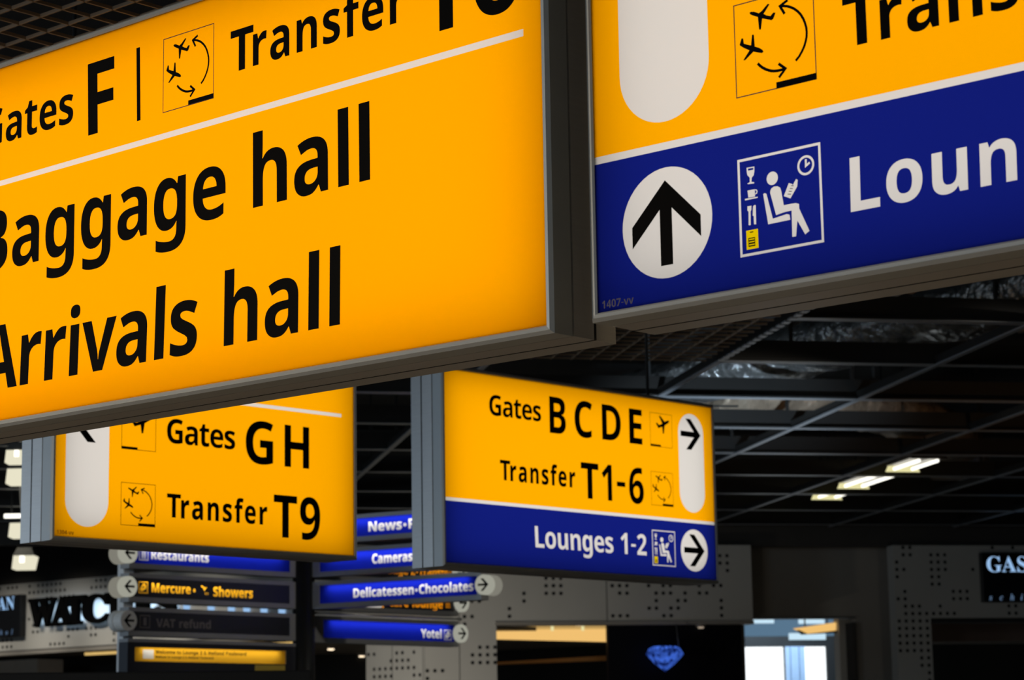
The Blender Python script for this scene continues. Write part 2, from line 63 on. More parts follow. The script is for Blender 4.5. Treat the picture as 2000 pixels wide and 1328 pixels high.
'2,0]]],"b3":[801,[[435,-14,342,-14,233,-14,137,4,53,41,53,100,53,160,53,220,96,198,141,182,188,171,236,160,279,154,319,154,395,154,448,167,478,193,509,219,524,256,524,304,524,332,517,356,503,375,489,394,464,408,429,418,394,428,345,433,283,433,258,433,233,433,207,433,207,487,207,541,207,595,233,595,259,595,284,595,346,595,393,601,425,613,457,624,479,640,491,660,503,680,508,704,508,730,508,765,497,793,476,813,454,833,417,843,366,843,318,843,277,835,242,819,207,802,177,786,153,770,120,819,87,867,55,916,94,944,140,967,193,986,245,1005,308,1014,381,1014,484,1014,565,993,625,952,686,910,716,852,716,776,716,707,695,652,653,611,612,570,561,542,500,527,500,525,500,524,500,522,580,513,641,489,683,450,724,410,745,358,745,291,745,233,731,181,702,135,674,89,630,53,571,26,511,-1]]],"b4":[801,[[520,0,451,0,451,69,451,138,451,207,309,207,166,207,24,207,24,256,24,305,24,354,170,570,316,785,462,1000,527,1000,592,1000,657,1000,657,790,657,581,657,371,697,371,737,371,777,371,777,317,777,262,777,207,737,207,697,207,657,207,657,138,657,69,657,0,588,0],[271,464,210,371,290,371,371,371,451,371,451,428,451,484,451,541,451,562,451,588,452,619,453,650,454,679,456,705,457,732,458,749,459,758,458,758,456,758,454,758,445,739,437,721,427,703,418,685,407,667,394,648,332,556]]],"b6":[801,[[519,-14,415,-14,346,-14,285,2,230,33,175,64,131,112,98,177,65,242,49,324,49,424,49,482,53,539,62,595,70,651,85,704,106,754,127,804,156,849,194,887,232,926,280,956,338,978,397,1000,467,1011,550,1011,570,1011,593,1011,619,1009,645,1008,667,1005,685,1001,685,945,685,888,685,832,667,837,648,840,627,842,606,845,585,846,564,846,481,846,417,833,372,807,327,781,295,744,276,697,257,650,247,595,244,534,247,534,249,534,252,534,271,566,298,594,333,616,368,639,413,650,469,650,557,650,627,622,678,567,729,512,755,434,755,333,755,225,724,140,663,78,602,17],[378,155,410,155,451,155,485,170,511,198,537,227,550,271,550,331,550,379,539,417,517,445,494,473,460,487,415,487,384,487,357,481,333,467,310,454,292,436,279,415,266,393,259,371,259,349,259,318,265,288,276,258,287,229,304,204,327,185,350,165]]],"b7":[801,[[229,0,155,0,281,274,406,548,531,822,366,822,202,822,38,822,38,881,38,941,38,1000,277,1000,516,1000,755,1000,755,956,755,911,755,867,629,578,503,289,377,0,303,0]]],"b9":[801,[[332,-14,249,-14,230,-14,207,-13,181,-12,155,-11,133,-8,115,-4,115,52,115,109,115,165,134,162,153,158,174,155,194,153,215,151,235,151,318,151,383,165,428,191,473,218,505,254,524,301,543,348,553,402,556,464,553,464,550,464,548,464,528,431,502,403,470,381,438,359,390,347,326,347,241,347,173,375,122,430,70,485,45,563,45,664,45,772,75,857,137,919,198,980,281,1011,385,1011,453,1011,515,996,570,964,625,933,669,885,702,820,734,755,751,673,751,573,751,516,747,459,738,403,730,346,715,293,694,243,673,193,644,149,606,110,568,71,520,41,462,19,403,-3],[339,510,385,510,417,510,444,517,467,531,490,545,508,562,521,583,534,604,541,626,541,648,541,679,535,710,524,740,513,769,496,794,473,813,451,832,423,842,389,842,348,842,315,828,289,800,262,772,249,727,249,667,249,618,261,580,283,552,305,524]]],"b&":[1025,[[467,-14,389,-14,293,-14,217,10,160,57,103,105,74,173,74,261,74,332,94,390,132,433,171,477,224,517,290,555,260,588,232,624,207,662,181,701,168,746,168,797,168,866,191,920,237,958,284,996,346,1015,426,1015,500,1015,560,997,603,959,646,921,668,868,668,800,668,741,649,691,611,650,574,609,526,571,468,538,558,451,648,364,738,277,762,306,782,340,798,377,813,415,826,456,836,500,878,500,919,500,961,500,946,440,927,385,905,333,882,282,853,237,818,199,886,133,954,66,1022,0,967,0,911,0,856,0,815,39,775,78,734,118,690,78,641,47,587,22,533,-2],[359,645,392,611,447,642,487,673,511,701,534,729,546,762,546,800,546,833,535,861,513,882,490,904,460,915,422,915,382,915,350,904,326,884,301,863,289,835,289,798,289,765,297,734,315,705,333,677],[336,95,394,95,453,95,505,105,548,125,591,144,627,168,655,195,558,289,461,383,364,478,314,448,274,417,246,387,217,356,203,315,203,265,203,213,220,172,255,141,289,111]]],"b-":[451,[[169,321,56,321,56,357,56,394,56,'
'430,169,430,282,430,395,430,395,394,395,357,395,321,282,321]]],"sW":[1275,[[369,-22,356,-22,260,258,163,539,67,819,56,852,44,876,32,891,19,906,-2,914,-32,915,-32,926,-32,938,-32,950,104,950,240,950,377,950,377,938,377,926,377,915,347,914,325,909,312,901,299,892,293,877,293,856,293,836,298,810,308,777,360,625,413,472,465,319,519,458,573,597,627,735,617,768,607,800,597,832,586,865,573,886,557,896,542,905,515,912,478,915,478,926,478,938,478,950,624,950,770,950,916,950,916,938,916,926,916,915,852,915,819,896,819,859,819,847,824,830,832,805,884,652,937,499,989,346,1035,487,1081,629,1127,770,1139,804,1144,830,1144,847,1144,872,1137,888,1122,898,1107,907,1083,913,1049,915,1049,926,1049,938,1049,950,1133,950,1217,950,1301,950,1301,938,1301,926,1301,915,1274,910,1254,898,1240,878,1226,859,1212,830,1199,791,1109,520,1020,249,930,-22,917,-22,905,-22,892,-22,814,200,736,422,658,644,571,422,484,200,396,-22,383,-22]]],"sA":[910,[[77,0,-18,0,-18,13,-18,25,-18,38,9,38,31,46,49,63,67,80,85,111,102,155,211,428,321,700,430,972,443,972,455,971,468,971,579,707,690,444,801,181,823,130,841,94,857,71,873,49,895,38,924,38,924,25,924,13,924,0,775,0,627,0,478,0,478,13,478,25,478,38,553,38,591,57,591,95,591,108,584,133,569,169,555,205,541,240,527,276,423,276,319,276,216,276,198,233,181,190,164,147,161,141,159,132,158,123,156,113,155,106,155,101,155,59,190,38,258,38,261,38,263,38,266,38,266,25,266,13,266,0,171,0],[281,445,237,335,326,335,415,335,504,335,459,445,414,555,368,665,324,555]]],"sT":[882,[[356,0,192,0,192,12,192,24,192,36,242,36,277,46,296,64,315,83,325,118,325,168,325,413,325,658,325,903,320,903,316,903,311,903,237,903,179,883,136,841,93,800,68,740,60,662,48,662,35,662,22,662,22,758,22,854,22,950,300,950,578,950,856,950,856,853,856,757,856,661,844,661,832,661,821,661,805,823,718,903,560,903,557,903,553,903,549,903,549,658,549,413,549,168,549,116,558,81,576,63,595,45,630,36,683,36,683,24,683,12,683,0,520,0]]],"sC":[976,[[704,-22,535,-22,442,-22,359,-1,286,41,214,84,157,143,116,218,75,293,55,379,55,476,55,572,75,658,117,732,159,806,216,864,289,907,363,949,446,971,541,971,604,971,679,953,766,917,780,911,794,908,808,908,843,908,865,929,874,971,886,971,898,971,910,971,910,861,910,752,910,643,899,643,887,643,875,643,844,730,800,798,743,849,687,899,623,924,553,924,384,924,300,774,300,472,300,190,393,49,580,49,636,49,691,64,747,93,802,123,851,165,894,221,907,209,920,197,933,185,837,47]]],"sH":[1091,[[190,0,32,0,32,12,32,24,32,36,81,38,113,48,130,66,147,84,155,118,155,168,155,375,155,583,155,790,155,835,147,866,130,884,112,902,80,912,34,915,34,926,34,938,34,950,190,950,347,950,504,950,504,938,504,926,504,915,470,912,444,907,426,901,408,894,396,882,389,866,383,849,380,824,380,790,380,701,380,612,380,522,491,522,602,522,713,522,713,612,713,701,713,790,713,824,710,849,704,866,698,882,686,894,668,901,650,907,624,912,588,915,588,926,588,938,588,950,745,950,901,950,1057,950,1057,938,1057,926,1057,915,1009,911,977,901,961,884,945,868,937,837,937,790,937,583,937,375,937,168,937,121,945,88,962,69,978,49,1010,38,1057,36,1057,24,1057,12,1057,0,901,0,745,0,588,0,588,12,588,24,588,36,636,38,669,47,686,64,704,80,713,115,713,168,713,266,713,363,713,461,602,461,491,461,380,461,380,363,380,266,380,168,380,118,388,84,405,66,422,48,455,38,504,36,504,24,504,12,504,0,347,0]]],"sE":[922,[[299,0,29,0,29,12,29,23,29,35,79,35,113,44,130,62,148,79,157,113,157,162,157,365,157,567,157,769,157,830,148,869,130,887,111,905,79,915,34,915,34,926,34,938,34,950,300,950,566,950,832,950,832,855,832,761,832,667,821,667,810,667,800,667,789,754,758,814,709,847,660,881,585,898,483,898,453,898,431,896,417,893,402,890,393,882,388,869,383,856,381,837,381,810,381,711,381,612,381,513,388,513,396,513,403,513,466,513,512,529,541,561,570,593,590,646,601,720,612,720,623,720,634,720,634,562,634,404,634,247,623,247,611,247,599,247,595,303,585,346,569,378,554,410,532,432,502,445,473,457,434,464,387,464,385,464,383,464,381,464,381,356,381,248,381,140,381,106,388,83,401,73,414,63,440,57,480,57,549,57,606,65'
',653,81,701,96,740,121,773,156,806,191,834,239,857,298,870,298,883,298,896,298,877,199,858,99,839,0,569,0]]],"sS":[814,[[102,-22,90,-22,90,95,90,212,90,329,103,329,117,329,130,329,153,227,187,152,233,104,278,55,338,31,410,31,464,31,505,46,536,75,566,104,581,141,581,186,581,248,544,297,469,333,426,355,382,376,339,398,258,438,198,481,160,527,123,572,104,627,104,692,104,749,116,798,140,840,164,881,198,914,240,937,283,960,331,972,385,972,413,972,444,969,478,962,512,956,549,946,588,934,596,932,602,931,608,929,613,928,619,927,625,927,649,927,663,942,668,972,681,972,694,972,707,972,707,870,707,768,707,665,696,665,684,665,672,665,659,718,639,763,612,803,585,842,553,872,518,894,482,916,444,927,405,927,357,927,319,915,291,889,263,864,249,832,249,793,249,756,261,726,286,702,310,677,346,654,394,632,438,611,483,590,528,569,585,543,630,515,662,486,694,457,717,426,730,392,743,359,749,320,749,277,749,218,735,165,707,120,678,76,638,41,585,16,533,-9,472,-21,401,-21,377,-21,354,-19,331,-16,307,-13,284,-7,262,1,239,10,220,16,205,20,191,23,181,25,176,25,162,25,151,22,144,15,138,8,132,-5,127,-22,115,-22]]],"sG":[1059,[[684,-21,559,-21,458,-21,370,0,295,41,220,82,161,140,120,214,78,289,57,377,57,478,57,575,78,660,120,734,161,808,218,866,291,908,363,950,445,971,536,971,609,971,687,953,770,919,784,912,797,909,808,909,824,909,837,914,846,924,855,934,865,949,874,971,887,971,899,971,912,971,912,861,912,751,912,641,900,641,888,641,875,641,856,698,830,748,797,790,764,832,727,865,686,889,645,912,602,924,557,924,388,924,304,775,304,475,304,328,328,217,375,141,423,65,489,27,574,27,627,27,664,37,684,57,704,77,714,107,714,148,714,188,714,227,714,266,714,310,705,340,686,355,668,370,630,379,574,380,574,391,574,402,574,413,731,413,887,413,1043,413,1043,402,1043,391,1043,380,998,379,967,371,952,356,937,341,930,311,930,268,930,198,930,129,930,60,808,6]]],"sN":[1029,[[853,-22,840,-22,634,228,429,479,223,730,223,541,223,352,223,164,223,114,231,81,247,64,264,48,297,38,347,36,347,24,347,12,347,0,244,0,141,0,38,0,38,12,38,24,38,36,70,37,95,41,113,48,130,55,142,68,148,86,155,104,158,130,158,164,158,379,158,594,158,810,111,868,83,900,76,903,66,908,54,912,38,915,38,926,38,938,38,950,134,950,230,950,326,950,489,750,652,551,815,352,815,497,815,642,815,787,815,821,812,846,805,863,799,881,787,893,769,900,751,907,725,912,690,915,690,926,690,938,690,950,794,950,897,950,1000,950,1000,938,1000,926,1000,915,951,913,919,903,903,886,888,869,880,835,880,786,880,516,880,247,880,-22,867,-22]]],"is":[527,[[229,-20,189,-20,155,-20,112,-10,59,10,50,14,41,15,31,15,12,15,-3,6,-14,-14,-26,-12,-38,-10,-50,-8,-38,70,-26,148,-14,227,0,225,13,222,27,220,35,93,83,29,169,29,223,29,249,56,249,109,249,125,245,142,237,160,229,179,216,199,197,221,179,244,161,266,143,289,116,323,95,356,81,387,66,417,59,447,59,475,59,524,76,565,111,597,146,628,190,644,241,644,277,644,322,636,374,620,379,620,383,618,388,617,393,616,397,615,401,615,420,615,434,623,443,640,455,640,467,640,479,640,469,569,458,498,448,427,436,429,424,430,412,431,392,544,348,601,279,601,256,601,238,594,223,581,209,567,202,551,202,532,202,501,221,465,258,422,274,403,289,384,304,366,319,348,332,329,345,311,360,288,373,264,382,242,392,219,396,195,396,171,396,135,388,103,370,74,352,45,328,22,296,6,265,-11]]],"ic":[577,[[297,-20,193,-20,126,-20,74,0,36,39,-1,78,-20,133,-20,203,-20,271,-2,339,34,407,69,475,119,531,183,577,247,623,310,646,373,646,422,646,462,633,491,608,520,583,535,553,535,520,535,490,527,466,511,450,494,433,472,424,445,424,422,424,403,431,389,444,374,457,367,474,367,496,367,510,371,524,380,538,389,553,394,564,394,573,394,592,382,602,360,602,338,602,314,589,291,564,267,538,245,505,224,464,204,424,187,380,174,335,162,289,155,246,155,206,155,162,165,129,183,106,202,83,226,71,256,71,313,71,370,114,426,200,438,191,451,183,464,174,387,45]]],"ih":[745,[[514,-20,437,-20,375,-20,345,15,345,85,345,106,350,136,361,175,371,214,386,262,405,319,421,367,437,415,452,462,461,486,465,504,465,514,465,534,456,543,438,543,388,543,333,491,273,385,212,278,'
'165,149,132,0,75,0,18,0,-39,0,31,260,101,520,171,780,177,803,182,820,184,833,187,845,188,853,188,857,188,875,183,887,173,893,163,899,146,902,122,902,114,902,107,902,99,902,99,915,99,927,99,940,138,942,181,946,229,953,277,960,331,969,391,980,340,790,290,600,240,410,292,491,340,550,384,588,429,627,476,646,527,646,597,646,632,611,632,541,632,502,617,440,588,354,566,289,543,223,521,157,519,150,517,144,515,137,514,130,513,124,513,119,513,99,520,90,535,90,556,90,590,128,637,204,648,198,658,192,668,186,592,49]]],"ii":[405,[[300,775,275,775,248,775,226,783,209,801,191,819,182,841,182,867,182,893,191,915,209,933,226,951,248,959,275,959,300,959,321,951,340,933,358,915,367,893,367,867,367,841,358,819,340,801,321,783],[179,-17,102,-17,70,-17,46,-8,28,11,10,29,1,54,1,85,1,98,4,114,8,134,13,154,17,170,21,182,45,268,69,354,92,440,98,461,102,479,106,494,109,508,111,520,111,529,111,556,92,569,53,569,49,569,45,569,41,569,40,580,40,592,39,604,92,609,140,616,186,623,231,631,273,638,312,646,270,490,228,334,186,178,179,151,175,130,175,115,175,97,183,88,197,88,220,88,253,121,296,188,305,181,314,175,324,168,253,45]]],"ip":[688,[[-49,-290,-164,-290,-164,-277,-164,-265,-164,-252,-139,-252,-120,-247,-106,-237,-93,-228,-84,-215,-78,-199,-72,-183,-66,-166,-62,-147,-8,61,46,268,99,476,105,496,108,513,108,527,108,544,102,556,91,562,80,567,61,570,34,570,34,582,34,593,34,605,85,613,133,620,177,626,222,633,263,639,301,646,287,599,273,551,259,504,331,599,403,646,475,646,520,646,555,631,581,600,607,570,620,526,620,468,620,412,609,355,588,298,566,240,536,187,499,139,461,91,420,53,375,24,331,-5,285,-20,238,-20,202,-20,170,-9,143,13,129,-39,115,-91,101,-143,95,-161,92,-180,92,-202,92,-222,99,-236,112,-242,125,-248,148,-252,179,-254,179,-266,179,-278,179,-290,65,-290],[179,31,213,31,236,31,259,42,282,64,304,86,325,114,345,148,364,183,381,220,396,260,411,299,423,338,432,374,441,410,445,441,445,466,445,493,440,512,430,526,420,539,407,546,391,546,319,546,261,463,216,297,204,252,191,207,179,162,168,122,162,94,162,78,162,47]]],"io":[658,[[254,-20,200,-20,136,-20,83,1,41,41,0,82,-21,136,-21,204,-21,256,-10,307,12,359,34,411,63,459,100,502,137,546,178,580,224,606,270,633,317,646,366,646,437,646,493,626,534,586,574,546,594,492,594,423,594,373,583,323,562,271,541,219,513,171,476,127,440,84,398,48,351,21,304,-6],[168,28,216,28,237,28,258,40,279,63,299,86,319,117,337,154,355,191,371,232,384,275,398,317,409,359,417,399,425,439,429,473,429,501,429,568,405,601,359,601,337,601,316,590,295,567,274,545,254,515,236,478,218,441,202,402,188,359,175,316,164,273,156,232,148,190,144,154,144,122,144,59]]],"il":[361,[[124,-20,83,-20,50,-20,25,-11,6,7,-12,25,-21,50,-21,83,-21,98,-19,113,-16,128,-13,144,-9,160,-4,176,51,376,106,575,161,775,174,822,181,852,181,864,181,890,161,903,122,903,118,903,113,903,109,903,109,915,108,927,108,938,211,951,303,965,381,980,309,713,237,446,165,179,162,169,159,157,156,144,153,130,151,120,151,112,151,94,159,85,174,85,197,85,230,119,273,185,282,178,292,171,301,164,263,101,227,55,194,25,161,-5]]]}')

# ------------------------------------------------------------------ materials
def new_mat(name):
    m = bpy.data.materials.new(name); m.use_nodes = True
    nt = m.node_tree
    for n in list(nt.nodes): nt.nodes.remove(n)
    return m, nt, nt.nodes.new('ShaderNodeOutputMaterial')
def pbr(name, col, rough=.5, metal=0.0, var=.12, scale=6.0, bump=0.0, spec=.5, stretch=None):
    m, nt, out = new_mat(name)
    b = nt.nodes.new('ShaderNodeBsdfPrincipled')
    b.inputs['Roughness'].default_value = rough; b.inputs['Metallic'].default_value = metal
    b.inputs['Specular IOR Level'].default_value = spec
    tc = nt.nodes.new('ShaderNodeTexCoord'); mp = nt.nodes.new('ShaderNodeMapping')
    if stretch: mp.inputs['Scale'].default_value = stretch
    nz = nt.nodes.new('ShaderNodeTexNoise'); nz.inputs['Scale'].default_value = scale; nz.inputs['Detail'].default_value = 4
    nt.links.new(tc.outputs['Object'], mp.inputs[0]); nt.links.new(mp.outputs[0], nz.inputs['Vector'])
    mx = nt.nodes.new('ShaderNodeMix'); mx.data_type = 'RGBA'
    mx.inputs['A'].default_value = tuple(c * (1 - var) for c in col) + (1,)
    mx.inputs['B'].default_value = tuple(min(1, c * (1 + var)) for c in col) + (1,)
    nt.links.new(nz.outputs['Fac'], mx.inputs['Factor']); nt.links.new(mx.outputs['Result'], b.inputs['Base Color'])
    if bump:
        bp = nt.nodes.new('ShaderNodeBump'); bp.inputs['Strength'].default_value = bump; bp.inputs['Distance'].default_value = .05
        nt.links.new(nz.outputs['Fac'], bp.inputs['Height']); nt.links.new(bp.outputs[0], b.inputs['Normal'])
    nt.links.new(b.outputs[0], out.inputs[0]); return m
def emit(name, col, strength):
    m, nt, out = new_mat(name); e = nt.nodes.new('ShaderNodeEmission')
    e.inputs[0].default_value = (*col, 1); e.inputs[1].default_value = strength
    nt.links.new(e.outputs[0], out.inputs[0]); return m
def film(name, col, body):
    """coloured vinyl film on a backlit acrylic sheet: lets light through tinted, reflects a little of its own colour"""
    m, nt, out = new_mat(name)
    t = nt.nodes.new('ShaderNodeBsdfTransparent'); t.inputs[0].default_value = (*col, 1)
    d = nt.nodes.new('ShaderNodeBsdfDiffuse'); d.inputs[0].default_value = (*body, 1)
    mx = nt.nodes.new('ShaderNodeMixShader'); mx.inputs[0].default_value = .06
    nt.links.new(t.outputs[0], mx.inputs[1]); nt.links.new(d.outputs[0], mx.inputs[2]); nt.links.new(mx.outputs[0], out.inputs[0]); return m
def acrylic(name, col):
    m, nt, out = new_mat(name)
    t = nt.nodes.new('ShaderNodeBsdfTranslucent'); t.inputs[0].default_value = (*col, 1)
    nt.links.new(t.outputs[0], out.inputs[0]); return m
MA = {}
MA['alu'] = pbr('brushed_aluminium', (.33, .335, .33), .42, .35, .10, 9, stretch=(.4, 1, 12))
MA['alu_dark'] = pbr('dark_anodised_aluminium', (.13, .125, .115), .45, .6, .12, 9, stretch=(.4, 1, 10))
MA['frame'] = pbr('sign_frame_grey', (.30, .325, .33), .5, .35, .06, 10)
MA['inside'] = pbr('lightbox_inside_white', (.55, .55, .53), .8, 0, .03)
MA['gap'] = pbr('black_gap', (.008, .008, .008), .8)
MA['acrylic'] = acrylic('white_acrylic', (.905, .885, .855))
MA['yellow'] = film('yellow_film', (1.12, .48, .0), (.8, .36, 0))
MA['blue'] = film('blue_film', (.0065, .014, .235), (.01, .02, .25))
MA['bluearm'] = film('bright_blue_film', (.008, .020, .50), (.01, .02, .3))
MA['clear'] = film('white_film', (.79, .79, .79), (.8, .8, .78))
MA['armwhite'] = film('bright_white_film', (.99, .99, .99), (.8, .8, .8))
MA['orange'] = film('orange_film', (1.0, .36, .01), (.6, .25, .0))
MA['amber'] = film('amber_film', (1.0, .50, .02), (.6, .35, .0))
MA['card'] = film('lemon_film', (.95, .70, .0), (.7, .5, 0))
MA['ink'] = pbr('black_vinyl', (.002, .002, .002), .8, 0, .05, spec=.05)
MA['darkfilm'] = pbr('dark_navy_panel', (.010, .011, .018), .4, 0, .05)
MA['dimfilm'] = pbr('unlit_lettering', (.16, .14, .13), .6)
MA['brownline'] = pbr('dark_brown_vinyl', (.06, .014, .002), .6)
MA['tinyblue'] = pbr('dark_blue_print', (.004, .006, .06), .6)
MA['tinyred'] = pbr('red_brown_print', (.42, .09, .0), .6)

# ------------------------------------------------------------------ mesh builder
class M:
    def __init__(s): s.v = []; s.f = []; s.m = []; s.sm = []
    def add(s, v, f, m=0, smooth=False):
        o = len(s.v); s.v += [tuple(p) for p in v]; s.f += [tuple(i + o for i in q) for q in f]; s.m += [m] * len(f); s.sm += [smooth] * len(f); return s
    def box(s, x0, x1, y0, y1, z0, z1, m=0):
        v = [(x, y, z) for x in (x0, x1) for y in (y0, y1) for z in (z0, z1)]
        return s.add(v, [(0, 1, 3, 2), (4, 6, 7, 5), (0, 4, 5, 1), (2, 3, 7, 6), (0, 2, 6, 4), (1, 5, 7, 3)], m)
    def prism(s, poly, y0, y1, m=0, axis='y'):
        n = len(poly)
        mk = {'y': lambda p, q: (p[0], q, p[1]), 'x': lambda p, q: (q, p[0], p[1]), 'z': lambda p, q: (p[0], p[1], q)}[axis]
        v = [mk(p, y0) for p in poly] + [mk(p, y1) for p in poly]
        f = [tuple(range(n)), tuple(range(2 * n - 1, n - 1, -1))] + [(i, n + i, n + (i + 1) % n, (i + 1) % n) for i in range(n)]
        return s.add(v, f, m)
    def tube(s, pts, r, m=0, n=12, caps=True, smooth=True):
        pts = [Vector(p) for p in pts]; k = len(pts)
        rr = r if isinstance(r, (list, tuple)) else [r] * k
        v = []; f = []
        for i, p in enumerate(pts):
            d = (pts[min(i + 1, k - 1)] - pts[max(i - 1, 0)]).normalized()
            a = d.cross(Vector((0, 0, 1)) if abs(d.z) < .9 else Vector((1, 0, 0))).normalized(); b = d.cross(a)
            for j in range(n):
                t = 2 * math.pi * j / n; v.append(p + (a * math.cos(t) + b * math.sin(t)) * rr[i])
        for i in range(k - 1):
            for j in range(n): f.append((i * n + j, i * n + (j + 1) % n, (i + 1) * n + (j + 1) % n, (i + 1) * n + j))
        s.add(v, f, m, smooth)
        if caps: s.add(v[:n], [tuple(range(n - 1, -1, -1))], m); s.add(v[-n:], [tuple(range(n))], m)
        return s
    def loft(s, secs, m=0, cap0=True, cap1=True, ms=None):
        """secs: list of rectangles (x0,x1,z0,z1,y) joined in order"""
        v = []; f = []
        for x0, x1, z0, z1, y in secs: v += [(x0, y, z0), (x1, y, z0), (x1, y, z1), (x0, y, z1)]
        o = len(s.v); s.v += v
        for i in range(len(secs) - 1):
            for j in range(4):
                s.f.append(tuple(o + q for q in (i * 4 + j, i * 4 + (j + 1) % 4, (i + 1) * 4 + (j + 1) % 4, (i + 1) * 4 + j)))
                s.m.append(ms[i] if ms else m); s.sm.append(False)
        if cap0: s.f.append(tuple(o + q for q in (3, 2, 1, 0))); s.m.append(ms[0] if ms else m); s.sm.append(False)
        if cap1:
            k = (len(secs) - 1) * 4; s.f.append(tuple(o + k + q for q in (0, 1, 2, 3))); s.m.append(ms[-1] if ms else m); s.sm.append(False)
        return s
    def fill(s, loops, y=0.0, m=0):
        """flat sheet bounded by nested loops in (x, z), even-odd"""
        cu = bpy.data.curves.new('tmp', 'CURVE'); cu.dimensions = '2D'; cu.fill_mode = 'BOTH'
        for lp in loops:
            sp = cu.splines.new('POLY'); sp.points.add(len(lp) - 1); sp.use_cyclic_u = True
            for p, q in zip(sp.points, lp): p.co = (q[0], q[1], 0, 1)
        ob = bpy.data.objects.new('tmp', cu); me = bpy.data.meshes.new_from_object(ob)
        s.add([(v.co.x, y, v.co.y) for v in me.vertices], [tuple(p.vertices) for p in me.polygons], m)
        bpy.data.objects.remove(ob); bpy.data.curves.remove(cu); bpy.data.meshes.remove(me); return s
    def disc(s, x, z, r, y, m=0, n=14):
        return s.add([(x + r * math.cos(2 * math.pi * i / n), y, z + r * math.sin(2 * math.pi * i / n)) for i in range(n)], [tuple(range(n))], m)

def fatten(loops, d):
    """push every outline outwards by d (holes shrink)"""
    A = [sum(l[i][0] * l[(i + 1) % len(l)][1] - l[(i + 1) % len(l)][0] * l[i][1] for i in range(len(l))) for l in loops]
    sg = 1 if sum(A) > 0 else -1; out = []
    for l in loops:
        n = len(l); o = []
        for i in range(n):
            a = Vector(l[i]) - Vector(l[i - 1]); b = Vector(l[(i + 1) % n]) - Vector(l[i])
            a.normalize(); b.normalize(); t = a + b
            if t.length < .3: t = b
            t.normalize(); nn = Vector((t.y, -t.x)) * sg; k = d / max(.6, t.dot(b))
            o.append((l[i][0] + nn.x * k, l[i][1] + nn.y * k))
        out.append(o)
    return out
class Frame:
    """a vertical plane in the place: x along it, y into the depth behind it, z up from eye level"""
    def __init__(s, deg, X0=0.0, Y0=0.0): s.a = R(deg); s.X0 = X0; s.Y0 = Y0; s.b = (0, 0, 0)
    def world(s, x, y, z):
        ca, sa = math.cos(s.a), math.sin(s.a)
        return (s.X0 + x * ca - y * sa, s.Y0 + x * sa + y * ca, z + EYE)
    def root(s, name, label, cat, base, group=None):
        o = bpy.data.objects.new(name, None); C.objects.link(o); o.empty_display_size = .1
        o.location = s.world(*base); o.rotation_euler = (0, 0, s.a); s.b = base
        tag(o, label, cat, group); return o
    def mesh(s, name, mb, mats, parent=None, base=None, bevel=0, smooth=False):
        b = s.b if parent is not None else base
        if b is None:
            xs, ys, zs = zip(*mb.v); b = ((min(xs) + max(xs)) / 2, (min(ys) + max(ys)) / 2, min(zs))
        me = bpy.data.meshes.new(name)
        me.from_pydata([(x - b[0], y - b[1], z - b[2]) for x, y, z in mb.v], [], mb.f)
        for k in (mats if isinstance(mats, (list, tuple)) else [mats]): me.materials.append(MA[k] if isinstance(k, str) else k)
        me.polygons.foreach_set('material_index', mb.m); me.polygons.foreach_set('use_smooth', mb.sm)
        me.update(); me.validate()
        bm = bmesh.new(); bm.from_mesh(me)
        if len(bm.verts) < 6000: bmesh.ops.remove_doubles(bm, verts=bm.verts, dist=1e-5)
        bmesh.ops.recalc_face_normals(bm, faces=bm.faces); bm.to_mesh(me); bm.free()
        o = bpy.data.objects.new(name, me); C.objects.link(o)
        if parent is not None: o.parent = parent
        else: o.location = s.world(*b); o.rotation_euler = (0, 0, s.a)
        if bevel:
            mo = o.modifiers.new('bevel', 'BEVEL'); mo.width = bevel; mo.segments = 2; mo.limit_method = 'ANGLE'
        return o
    def lamp(s, name, loc, power, color, size, size_y, parent, face='front', tilt=0):
        l = bpy.data.lights.new(name, 'AREA'); l.shape = 'RECTANGLE'; l.size = size; l.size_y = size_y; l.energy = power; l.color = color
        o = bpy.data.objects.new(name, l); C.objects.link(o); o.parent = parent
        o.location = (loc[0] - s.b[0], loc[1] - s.b[1], loc[2] - s.b[2])
        o.rotation_euler = {'front': (R(-90), 0, 0), 'back': (R(90), 0, 0), 'down': (tilt, 0, 0)}[face]
        return o
def tag(o, label=None, cat=None, group=None, kind=None):
    if label: o['label'] = label
    if cat: o['category'] = cat
    if group: o['group'] = group
    if kind: o['kind'] = kind
    return o
def struct(o): o['kind'] = 'structure'; return o

# ------------------------------------------------------------------ lettering
def glyph_loops(key, n=7):
    out = []
    for sp in GLYPHS[key][1]:
        k = len(sp) // 6; pts = []
        for i in range(k):
            a = sp[6 * i:6 * i + 6]; b = sp[6 * ((i + 1) % k):6 * ((i + 1) % k) + 6]
            p0, h0, h1, p1 = a[2:4], a[4:6], b[0:2], b[2:4]
            cr = abs((h0[0] - p0[0]) * (p1[1] - p0[1]) - (h0[1] - p0[1]) * (p1[0] - p0[0])) + abs((h1[0] - p0[0]) * (p1[1] - p0[1]) - (h1[1] - p0[1]) * (p1[0] - p0[0]))
            ts = [0] if cr < 600 else [j / n for j in range(n)]
            for t in ts:
                q = 1 - t
                pts.append(tuple((q ** 3 * p0[c] + 3 * q * q * t * h0[c] + 3 * q * t * t * h1[c] + t ** 3 * p1[c]) / 1000 for c in (0, 1)))
        o = []
        for p in pts:
            if not o or abs(p[0] - o[-1][0]) + abs(p[1] - o[-1][1]) > 1e-4: o.append(p)
        if abs(o[0][0] - o[-1][0]) + abs(o[0][1] - o[-1][1]) < 1e-4: o.pop()
        out.append(o)
    return out
